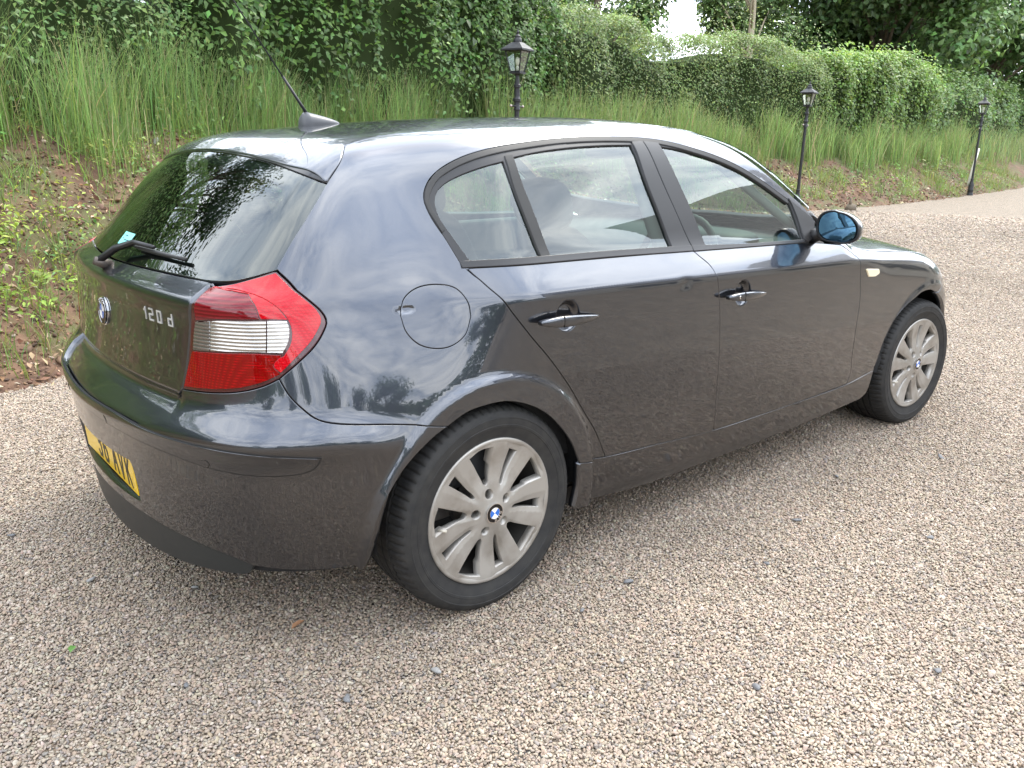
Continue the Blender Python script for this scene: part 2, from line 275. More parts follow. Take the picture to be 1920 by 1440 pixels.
tree('ash_tree','thin-crowned tree with sky showing through above the twiggy hedge',(20.6,19.0,1.5),9.5,3.0,.16,12000,.22,(.080,.140,.040),.16,seed=4,nb=18)
tree('oak_tree','deep green tree filling the gap behind the pale trunk',(38.5,21.5,1.6),12,5.2,.3,26000,.34,(.078,.145,.045),.08,seed=5,nb=32)
tree('oak_tree','tall dark tree at the far end of the lane past the leaning lamp post',(64,20,1.8),14,6.5,.4,18000,.42,(.068,.125,.042),.08,seed=6,nb=32)
tree('hazel_tree','dense hazel tree overhanging the bank behind the first lamp post',(5.6,9.4,1.4),7.6,3.0,.16,15000,.13,(.034,.080,.014),.20,'trees on the bank',seed=7,nb=34)
tree('maple_tree','dark leafy tree on the bank mirrored in the rear window',(-1.6,8.6,1.4),6.4,2.5,.16,13000,.13,(.032,.070,.016),.22,'trees on the bank',seed=8,nb=30)
tree('maple_tree','low round-crowned tree at the open end of the bank behind the tail',(-10.5,8.0,1.5),5.0,2.4,.18,8000,.17,(.04,.085,.02),.25,'trees on the bank',seed=9,nb=26)
tree('oak_tree','deep green tree standing farthest back above the beech hedge',(52,25,1.6),12,6.0,.3,20000,.42,(.072,.132,.044),.02,seed=11,nb=32)
tree('oak_tree','light green bushy tree showing over the hazel and the twiggy hedge',(26.5,28.5,1.6),10.5,5.0,.3,20000,.34,(.070,.130,.040),.06,seed=10,nb=30)
for k,(x,y,h,r) in enumerate(((-4,-26,6,3.2),(2,-27,5.0,3.0),(7,-29,6.5,3.4),(-10,-24,5.2,3.2),(-15,-19,7,3.2),(-20,-11,6.5,3.4),(28,-24,8,4.0),(44,-14,9,4.2))):
    tree('field_tree','mid green tree in the row along the open side of the yard',(x,y,0),h,r,.2,5000,.30,(.05,.10,.026),.12,'trees round the open side of the yard',seed=20+k,nb=22)
# far woodland closing the horizon
n=16000; a=rng.uniform(0,2*np.pi,n); rad=rng.uniform(78,100,n); hh=rng.uniform(0,1,n)**.8*(6+5*vnoise(a*30,a*0,3.0,8)); P=np.stack([10+rad*np.cos(a),rad*np.sin(a),hh],1)
o=leaves('distant_woodland',P,np.stack([-np.cos(a),-np.sin(a),.5+0*a],1)+rng.normal(0,.5,(n,3)),rng.uniform(1.2,2.2,n),rng.uniform(.9,1.6,n),vary((.045,.085,.028),n,.25,.08),leafm); tag(o,'far belt of woodland round the yard','woodland',kind='stuff')
# ---- tall grass under the hedge
def grass_band(n,xa,xb,d0,d1,h0,h1,W,c):
    x=rng.uniform(xa,xb,n); d=rng.uniform(d0,d1,n)+(vnoise(x,x*0,.8,31)-.5)*.5; k=vnoise(x,d,.35,33)>rng.uniform(.15,.6,len(x)); x,d=x[k],d[k]; y=yb(x)+d; H=rng.uniform(h0,h1,len(x))*(.55+.75*vnoise(x,d,.6,35)); return np.stack([x,y,bank_z(x,y)-.02],1),H
Ps,Hs,Ws,Cs,Ls=[],[],[],[],[]
for (n,xa,xb,d0,d1,h0,h1,W,c) in ((15000,-4.5,6.5,1.75,2.6,.5,1.05,.0065,(.170,.270,.085)),(5500,-4.5,6.5,1.5,2.6,.2,.55,.008,(.16,.245,.065)),(9000,6.5,17,1.4,2.5,.5,1.15,.011,(.175,.265,.085)),(6500,17,30,1.4,2.6,.5,1.2,.016,(.175,.265,.085)),(1800,30,48,1.2,2.6,.6,1.2,.024,(.20,.28,.11))):
    P,H=grass_band(n,xa,xb,d0,d1,h0,h1,W,c); Ps.append(P);Hs.append(H);Ws.append(np.full(len(P),W)*rng.uniform(.5,1.2,len(P)));cc_=vary(c,len(P),.24,.12); dead=rng.uniform(0,1,len(P))<.08; cc_[dead]=vary((.36,.31,.17),int(dead.sum()),.2,.06); Cs.append(cc_);Ls.append(np.abs(rng.normal(.13,.27,len(P))))
P=np.concatenate(Ps);H=np.concatenate(Hs)
tag(blades('tall_grass',P,H,np.concatenate(Ls),np.concatenate(Ws),np.concatenate(Cs),grassm),'tall pale green grass along the foot of the hedges','grass',kind='stuff')
k=rng.uniform(0,1,len(P))<.22; Q=P[k]; hq=H[k]; nq=len(Q)      # seed heads
rep=5; Qr=np.repeat(Q,rep,0); hr=np.repeat(hq,rep); top=Qr+np.stack([rng.normal(0,.012,nq*rep),rng.normal(0,.012,nq*rep),hr*rng.uniform(.86,1.04,nq*rep)],1)
sz=np.where(Qr[:,0]>7,.045,.028)
o=leaves('grass_seed_heads',top,rng.normal(0,1,(nq*rep,3)),sz,sz*.22,vary((.20,.24,.10),nq*rep,.2,.08),grassm,droop=-.9); tag(o,'feathery seed heads on the tall grass','seed heads',kind='stuff')
# ---- weeds, low grass and litter on the bank
def spots(n,xa,xb,d0,d1,thr,s,seed):
    x=rng.uniform(xa,xb,n); d=rng.uniform(d0,d1,n); k=vnoise(x,d,s,seed)>thr; x,d=x[k],d[k]; y=yb(x)+d; return np.stack([x,y,bank_z(x,y)],1)
Pw=np.concatenate([spots(60,-1.3,.1,.45,1.25,0.0,.5,45),spots(420,-3.5,6.5,.25,2.2,.46,.5,41),spots(420,6.5,30,.15,2.0,.45,.9,42),spots(160,-3.5,6.5,1.3,2.2,.2,.5,44)])
nl=np.where(Pw[:,0]<6.5,30,20); idx=np.repeat(np.arange(len(Pw)),nl); n=len(idx); far=Pw[idx,0]>6.5
hg=rng.uniform(.06,.34,len(Pw))[idx]*np.where(far,1.25,1.0); sp=hg*.55
q=rng.normal(0,1,(n,3)); q[:,:2]*=sp[:,None]*.75; q[:,2]=rng.uniform(.05,1,n)*hg
wb_=vary((.14,.22,.050),len(Pw),.22,.22); wb_[:60]=vary((.25,.35,.055),60,.15,.1); base=wb_[idx]; C=base*np.exp(rng.normal(0,.18,(n,1)))
sz=np.where(far,.070,.042)*rng.uniform(.6,1.4,n)
o=leaves('bank_weeds',Pw[idx]+q,unit(q*np.array([1,1,.2]))*.5+np.array([0,0,.8])+rng.normal(0,.4,(n,3)),sz,sz*rng.uniform(.22,.5,n),np.clip(C,.01,.5),leafm); tag(o,'low leafy weeds scattered over the bare bank','weeds',kind='stuff')
Pg=np.concatenate([spots(520,-3.5,6.5,.1,2.0,.40,.45,51),spots(500,6.5,34,.05,1.9,.38,.9,52)]); idx=np.repeat(np.arange(len(Pg)),18); n=len(idx); far=Pg[idx,0]>6.5
P=Pg[idx]+np.stack([rng.normal(0,.05,n),rng.normal(0,.05,n),0*far],1)*np.where(far,2.2,1)[:,None]; P[:,2]=bank_z(P[:,0],P[:,1])-.01
o=blades('bank_grass',P,rng.uniform(.05,.24,n)*np.where(far,1.4,1),np.abs(rng.normal(.5,.35,n)),np.where(far,.012,.006)*rng.uniform(.6,1.2,n),vary((.16,.225,.065),n,.25,.18),grassm); tag(o,'short grass tufts on the bare bank','grass',kind='stuff')
Pl=np.concatenate([spots(9500,-3.5,6.5,-.18,2.1,.15,.6,61),spots(3600,6.5,32,-.25,1.9,.3,1.0,62)]); n=len(Pl); far=Pl[:,0]>6.5; Pl[:,2]+=.012
sz=np.where(far,.07,.040)*rng.uniform(.4,1.8,n)
o=leaves('leaf_litter',Pl,np.array([0,-.4,1.])+rng.normal(0,.5,(n,3)),sz,sz*rng.uniform(.12,.6,n),np.where(rng.uniform(0,1,(n,1))<.35,vary((.33,.25,.16),n,.3,.1),vary((.15,.085,.05),n,.35,.12)),litter_m,droop=0); tag(o,'dry leaves and twigs littering the bare soil','litter',kind='stuff')
# ---- loose gravel in front of the camera: real pebbles
def pebble_field():
    ng=bpy.data.node_groups.new('pebbles','GeometryNodeTree'); ng.interface.new_socket('Geometry',in_out='INPUT',socket_type='NodeSocketGeometry'); ng.interface.new_socket('Geometry',in_out='OUTPUT',socket_type='NodeSocketGeometry')
    A=lambda t:ng.nodes.new(t); gi,go=A('NodeGroupInput'),A('NodeGroupOutput'); L=ng.links.new
    jn=A('GeometryNodeJoinGeometry')
    ico=A('GeometryNodeMeshIcoSphere'); ico.inputs['Radius'].default_value=1; ico.inputs['Subdivisions'].default_value=2
    sp=A('GeometryNodeSetPosition'); no=A('ShaderNodeTexNoise'); no.inputs['Scale'].default_value=.9; no.inputs['Detail'].default_value=1; pos=A('GeometryNodeInputPosition'); L(pos.outputs[0],no.inputs['Vector'])
    sb=A('ShaderNodeVectorMath'); sb.operation='SUBTRACT'; sb.inputs[1].default_value=(.5,.5,.5); L(no.outputs['Color'],sb.inputs[0]); scv=A('ShaderNodeVectorMath'); scv.operation='SCALE'; scv.inputs['Scale'].default_value=1.3; L(sb.outputs[0],scv.inputs[0])
    L(ico.outputs['Mesh'],sp.inputs['Geometry']); L(scv.outputs[0],sp.inputs['Offset'])
    sm=A('GeometryNodeSetMaterial'); sm.inputs['Material'].default_value=pebm; L(sp.outputs[0],sm.inputs['Geometry'])
    ss=A('GeometryNodeSetShadeSmooth'); L(sm.outputs[0],ss.inputs[0])
    ip=A('GeometryNodeInstanceOnPoints'); L(gi.outputs[0],ip.inputs['Points']); L(ss.outputs[0],ip.inputs['Instance'])
    def named(nm,dt): a=A('GeometryNodeInputNamedAttribute'); a.data_type=dt; a.inputs['Name'].default_value=nm; return a.outputs['Attribute']
    er=A('FunctionNodeEulerToRotation'); L(named('rot','FLOAT_VECTOR'),er.inputs[0]); L(er.outputs[0],ip.inputs['Rotation']); L(named('scl','FLOAT_VECTOR'),ip.inputs['Scale'])
    L(ip.outputs[0],go.inputs[0]); return ng
pebm=mat('pebble',(.5,.45,.38),.75); n_,l_,b_=nodes(pebm); at=n_.new('ShaderNodeAttribute'); at.attribute_type='INSTANCER'; at.attribute_name='pcol'
l_.new(at.outputs['Color'],b_.inputs['Base Color']); b_.inputs['Specular IOR Level'].default_value=.35
def scatter_pebbles():
    out=[]
    cell=.0070
    for (x0,x1,y0,y1,k) in ((-2.0,11.0,-3.2,4.6,1.0),):
        gx=np.arange(x0,x1,cell); gy=np.arange(y0,y1,cell*.9); X,Y=np.meshgrid(gx,gy); X=X.ravel()+rng.uniform(-.5,.5,X.size)*cell; Y=Y.ravel()+rng.uniform(-.5,.5,Y.size)*cell
        # keep what the camera can see, thinning with distance
        dx,dy=X+1.3444,Y+2.511; dist=np.hypot(dx,dy); az=np.arctan2(dy,dx); vis=(np.abs(az-.8657)<R(43))&(dist<10.8)&(Y<yb(X)+.1)
        und=(X>.0)&(X<3.0)&(Y>-.25)&(Y<1.6)|(X>3.0)&(Y>1.2)&(dist<7.5)&(Y>X*.9); vis&=~und
        keep=rng.uniform(0,1,X.size)<np.clip(1.0-.125*(dist-3.0),.10,1.0)
        bare=vnoise(X,Y,.55,71)*.6+vnoise(X,Y,.17,72)*.4; vis&=keep
        out.append((X[vis],Y[vis],dist[vis]))
    return [np.concatenate(q) for q in zip(*out)]
X,Y,dist=scatter_pebbles()
m_=150000; rr_=np.sqrt(rng.uniform(7.0**2,19.0**2,m_)); aa_=.8657+rng.uniform(-R(43),R(20),m_); xx_=-1.3444+rr_*np.cos(aa_); yy_=-2.511+rr_*np.sin(aa_); k_=(yy_<yb(xx_)+.15)&~((xx_<3.6)&(yy_>-1.0)); m0=len(X)
X=np.r_[X,xx_[k_]]; Y=np.r_[Y,yy_[k_]]; dist=np.r_[dist,rr_[k_]]; n=len(X)
s=.0034*np.exp(rng.normal(0,.24,n))*np.clip(1+.06*(dist-3),1,1.25); s=np.minimum(s,.012); s[m0:]*=1.0+.16*(dist[m0:]-7)
scl=np.stack([s*rng.uniform(1.0,1.7,n),s*rng.uniform(.8,1.2,n),s*rng.uniform(.5,.9,n)],1)
rot=np.stack([rng.normal(0,.45,n),rng.normal(0,.45,n),rng.uniform(0,6.283,n)],1)
pc=np.array([c for _,c in STONE]); wts=np.array([.16,.14,.16,.12,.10,.06,.10,.08,.035,.045]); ci=rng.choice(len(pc),n,p=wts/wts.sum()); C=pc[ci]*np.exp(rng.normal(0,.13,(n,1)))*np.exp(rng.normal(0,.04,(n,3)))*np.array([1.045,.995,.935])
C=(C*.56+C.mean(0)*.44)*.91
big_=vnoise(X,Y,1.4,75)*.6+vnoise(X,Y,.4,76)*.4; C=np.clip(C*(.80+.40*big_)[:,None],.03,.85)
me=bpy.data.meshes.new('loose_gravel'); me.vertices.add(n); me.vertices.foreach_set('co',np.stack([X,Y,rng.normal(-.0015,.0022,n)],1).astype(np.float32).ravel())
for nm,dt,dat in (('scl','FLOAT_VECTOR',scl),('rot','FLOAT_VECTOR',rot)): a=me.attributes.new(nm,dt,'POINT'); a.data.foreach_set('vector',dat.astype(np.float32).ravel())
a=me.attributes.new('pcol','FLOAT_COLOR','POINT'); a.data.foreach_set('color',np.concatenate([C,np.ones((n,1))],1).astype(np.float32).ravel())
o=bpy.data.objects.new('loose_gravel',me); col.objects.link(o); md=o.modifiers.new('pebbles','NODES'); md.node_group=pebble_field(); tag(o,'loose pale pea gravel covering the yard','gravel',kind='stuff')

# crumbs and clods of red earth on the bare slope
P=np.concatenate([spots(26000,-3.2,5.0,-.22,2.0,.12,.5,81),spots(7000,6.5,26,-.3,1.6,.2,.8,82)]); n=len(P); far=P[:,0]>6.2
s=.006*np.exp(rng.normal(0,.55,n))*np.where(far,2.4,1); s=np.minimum(s,.035)
scl=np.stack([s*rng.uniform(.9,1.6,n),s*rng.uniform(.8,1.2,n),s*rng.uniform(.5,.9,n)],1); rot=np.stack([rng.normal(0,.6,n),rng.normal(0,.6,n),rng.uniform(0,6.28,n)],1); C=vary((.13,.075,.046),n,.32,.10); k=rng.uniform(0,1,n)<.10; C[k]=vary((.30,.25,.19),int(k.sum()),.25,.08)
me=bpy.data.meshes.new('earth_clods'); me.vertices.add(n); me.vertices.foreach_set('co',P.astype(np.float32).ravel())
for nm,dat in (('scl',scl),('rot',rot)): a=me.attributes.new(nm,'FLOAT_VECTOR','POINT'); a.data.foreach_set('vector',dat.astype(np.float32).ravel())
a=me.attributes.new('pcol','FLOAT_COLOR','POINT'); a.data.foreach_set('color',np.concatenate([C,np.ones((n,1))],1).astype(np.float32).ravel())
o=bpy.data.objects.new('earth_clods',me); col.objects.link(o); md=o.modifiers.new('clods','NODES'); md.node_group=bpy.data.node_groups['pebbles']; tag(o,'crumbs and clods of red earth on the bare bank','soil',kind='stuff')
# ------------------------------------------------------------------ body surface of the car
def cspline(xs,ys):
    """natural cubic spline, linear extrapolation"""
    xs=np.array(xs,float); ys=np.array(ys,float); n=len(xs); h=np.diff(xs)
    A=np.zeros((n,n)); b=np.zeros(n); A[0,0]=A[-1,-1]=1
    for i in range(1,n-1):
        A[i,i-1]=h[i-1]; A[i,i]=2*(h[i-1]+h[i]); A[i,i+1]=h[i]
        b[i]=6*((ys[i+1]-ys[i])/h[i]-(ys[i]-ys[i-1])/h[i-1])
    M=np.linalg.solve(A,b)
    s0=(ys[1]-ys[0])/h[0]-h[0]*M[1]/6; s1=(ys[-1]-ys[-2])/h[-1]+h[-1]*M[-2]/6
    def f(x):
        x=np.asarray(x,float); xc=np.clip(x,xs[0],xs[-1])
        i=np.clip(np.searchsorted(xs,xc)-1,0,n-2); t=xc-xs[i]; H=h[i]
        c=(ys[i+1]-ys[i])/H-H*(2*M[i]+M[i+1])/6
        y=ys[i]+t*(c+t*(M[i]/2+t*(M[i+1]-M[i])/(6*H)))
        return y+np.where(x<xs[0],(x-xs[0])*s0,0)+np.where(x>xs[-1],(x-xs[-1])*s1,0)
    return f
def pchip(xs,ys):
    xs=np.array(xs,float); ys=np.array(ys,float); h=np.diff(xs); d=np.diff(ys)/h; m=np.zeros(len(xs))
    for i in range(1,len(xs)-1):
        if d[i-1]*d[i]>0: w1=2*h[i]+h[i-1]; w2=h[i]+2*h[i-1]; m[i]=(w1+w2)/(w1/d[i-1]+w2/d[i])
    m[0]=d[0]; m[-1]=d[-1]
    def f(x):
        x=np.asarray(x,float); xc=np.clip(x,xs[0],xs[-1])
        i=np.clip(np.searchsorted(xs,xc)-1,0,len(xs)-2); t=(xc-xs[i])/h[i]; H=h[i]
        y=(2*t**3-3*t*t+1)*ys[i]+(t**3-2*t*t+t)*H*m[i]+(3*t*t-2*t**3)*ys[i+1]+(t**3-t*t)*H*m[i+1]
        return y+np.where(x<xs[0],(x-xs[0])*m[0],0)+np.where(x>xs[-1],(x-xs[-1])*m[-1],0)
    return f
def sstep(a,b,x):
    t=np.clip((x-a)/(b-a),0,1); return t*t*t*(t*(6*t-15)+10)
def smax(a,b,k):
    h=np.maximum(k-np.abs(a-b),0)/k
    return np.maximum(a,b)+h*h*h*k/6
# ---- character lines
zcr=cspline([-.3,0,.5,1.0,1.5,1.95,2.4,2.8],[.915,.917,.908,.893,.880,.866,.842,.815])   # shoulder crease
zbl=cspline([-.3,0,.5,1.0,1.6,2.2,2.8],[1.03,1.015,.998,.981,.960,.935,.90])             # beltline
# door section: offset (inward) as a function of height below the crease / above it
low=cspline([0,.10,.22,.34,.44,.52,.58,.64,.70,.76],[0.0,.0015,.006,.0125,.0190,.0250,.0300,.0360,.0455,.078])
up=cspline([0,.05,.10,.16,.25,.35,.45,.55],[0.0,.032,.066,.094,.132,.176,.228,.29])
soft=cspline([.15,.25,.35,.45,.55,.61,.65,.70,.75,.83,.90,.96,1.02,1.10,1.2,1.3,1.4],[.80,.838,.858,.868,.8735,.8725,.867,.8565,.8440,.8215,.798,.7745,.748,.710,.660,.603,.535])
def Ys(x,z):
    zc=zcr(x); d=z-zc; up_d=np.maximum(d,0)+np.maximum(.012-np.abs(d),0)**2/.048
    hard=.868-np.where(d<0,low(np.maximum(-d,0)),0)-up(up_d)
    w=sstep(.22,-.22,x); 
    y=hard*(1-w)+soft(z)*w
    # plan taper
    t=np.maximum(-.05-x,0); y=y-.20*t*t-.10*t**3
    t=np.maximum(x-2.75,0); y=y-.22*t*t
    t=np.maximum(x-1.2,0); y=y-.006*t*t*0
    # greenhouse narrows to the rear
    t=np.maximum(.5-x,0)*sstep(1.0,1.3,z); y=y-.015*t
    # wheel arch lips
    for xw in (0,2.66):
        r=np.hypot(x-xw,z-.306); wl=sstep(.420,.386,r)
        tgt=.8720-.03*np.maximum(.30-z,0)
        y=y*(1-wl)+tgt*wl
    return y
xcr=cspline([.10,.16,.22,.30,.40,.48,.54,.58,.602,.612,.622,.645,.67,.695,.72,.76,.80,.86,.91,.938,.952,.965,.985],
            [-.735,-.775,-.792,-.801,-.811,-.822,-.830,-.8345,-.836,-.8345,-.829,-.807,-.783,-.765,-.757,-.753,-.750,-.746,-.747,-.752,-.750,-.735,-.705])
def Xr(s,z):
    xc=np.where(z<.985,xcr(np.minimum(z,.985)),-.705+.985*(z-.985)-.13*np.maximum(z-.985,0)*(1.32-z))
    b=.19+.09*sstep(.90,1.03,z)-.03*sstep(1.03,1.2,z)+.09*sstep(.66,.55,z)
    return xc+b*s*s
zcp=cspline([-.9,-.6,-.40,-.25,-.1,.05,.2,.4,.6,.8,1.0,1.15,1.3,1.45,1.6,1.8,2.0],
            [1.20,1.277,1.322,1.345,1.363,1.377,1.389,1.4005,1.4095,1.4155,1.415,1.406,1.384,1.338,1.268,1.146,1.006])
zhd=cspline([1.7,2.0,2.3,2.6,2.9,3.1,3.25,3.38,3.46],[1.015,.995,.967,.925,.866,.814,.760,.682,.60])
def Zr(x,s):
    cab=zcp(x)-.085*s*s-.10*s**4-.05*sstep(1.1,1.9,x)*s*s
    hood=zhd(x)-.09*s*s-.05*s**4
    return smax(cab,hood,.02)
xfr=cspline([.1,.2,.3,.45,.55,.65,.75,.85],[3.22,3.33,3.38,3.405,3.40,3.37,3.30,3.2])
def Xf(s,z): return xfr(z)-.42*s*s-.25*s**4
def F(P):
    x=P[...,0]; s=np.sqrt(P[...,1]**2+1e-8); z=P[...,2]
    fs=(s-Ys(x,z))
    sl=1-.28*sstep(.90,1.08,z)
    fr=(Xr(s,z)-x)*sl
    slz=1/np.sqrt(1+(.65*sstep(1.15,1.6,x)*sstep(2.05,1.85,x))**2)
    ft=(z-Zr(x,s))*slz
    ff=x-Xf(s,z)
    # corner blend radii
    ksr=.30+.16*sstep(.70,.5,z)-.205*sstep(.72,1.16,z)
    a=smax(fs,fr,ksr)
    kst=.10-.05*sstep(1.1,1.5,x)+.09*sstep(1.9,2.3,x)
    a=smax(a,ft,kst*sstep(-.85,-.40,x)+.015)
    a=smax(a,ff,.25)
    # shelf of the rear bumper carried round the corner to the arch
    wb=sstep(-.12,-.32,x)*sstep(-.80,-.60,x); zs=.606-.034*sstep(-.52,-.22,x); t=z-zs
    tp_=np.maximum(t,0)+np.maximum(.008-np.abs(t),0)**2/.032
    a=a-(.008+.016*sstep(-.22,-.45,x))*wb*(1-sstep(0,.10,tp_))*(1-.55*np.clip(-t/.30,0,1))
    # tailgate tucks under above the loading sill
    a=a+.016*np.exp(-((z-.690)/.013)**2)*sstep(.52,.47,s)*(x<-.5)
    # grip hollows behind the door handles, hollow of the fuel flap
    for cx,cz in ((.262,.848),(1.118,.8225)):
        q=np.sqrt(((x-cx)/.047)**2+((z-cz)/.047)**2); a=a+.022*sstep(1.06,.55,q)*(s>.6)
    q=np.sqrt(((x+.232)/.030)**2+((z-.912)/.011)**2); a=a+.0035*sstep(1.1,.4,q)*(s>.6)
    a=a+.004*np.exp(-((x-.795)/.028)**2-((z-.886)/.013)**2)*(P[...,1]<-.6)      # small dent in the shoulder of the right rear door
    return a
def grad(P,e=4e-4):
    g=np.stack([F(P+np.eye(3)[i]*e)-F(P-np.eye(3)[i]*e) for i in range(3)],-1)
    return g/np.linalg.norm(g,axis=-1,keepdims=True)
# ---- wrap domain: rays leave a spine along the car's middle; they fan out at the tail, the nose and the roof
XA,XB,ZA,RU,RV=-.25,2.70,.98,.75,.45
UC=XA-RU*np.pi/2      # middle of the tail
UF=XB+RU*np.pi/2      # middle of the nose
def frame(u,v):
    u=np.asarray(u,float); v=np.asarray(v,float)
    ph=(np.maximum(XA-u,0)-np.maximum(u-XB,0))/RU; th=np.maximum(v-ZA,0)/RV
    o=np.stack([np.clip(u,XA,XB),0*u,np.minimum(v,ZA)],-1)
    d=np.stack([-np.sin(ph)*np.cos(th),-np.cos(ph)*np.cos(th),np.sin(th)],-1)
    return o,d
def inv(P):
    P=np.asarray(P,float)
    dx=np.minimum(P[...,0]-XA,0)+np.maximum(P[...,0]-XB,0)
    ph=np.where(dx!=0,np.arctan2(np.abs(dx),-P[...,1]),0)
    u=np.where(dx<0,XA-RU*ph,np.where(dx>0,XB+RU*ph,P[...,0])); h=np.where(dx!=0,np.hypot(dx,P[...,1]),-P[...,1])
    v=np.where(P[...,2]>ZA,ZA+RV*np.arctan2(P[...,2]-ZA,h),P[...,2])
    return np.stack([u,v],-1)
def root(o,d,lo=.02,hi=1.5,n=34):
    lo=np.full(o.shape[:-1],lo); hi=np.full(o.shape[:-1],hi)
    for i in range(n):
        m=(lo+hi)/2; f=F(o+d*m[...,None])<0
        lo=np.where(f,m,lo); hi=np.where(f,hi,m)
    return o+d*((lo+hi)/2)[...,None]
def surf(uv):
    uv=np.asarray(uv,float); o,d=frame(uv[...,0],uv[...,1]); return root(o,d)
def surf_top(xy,z0=.45):
    xy=np.asarray(xy,float); o=np.concatenate([xy,np.full(xy.shape[:-1]+(1,),z0)],-1); d=np.zeros_like(o); d[...,2]=1
    return root(o,d,0,1.2)
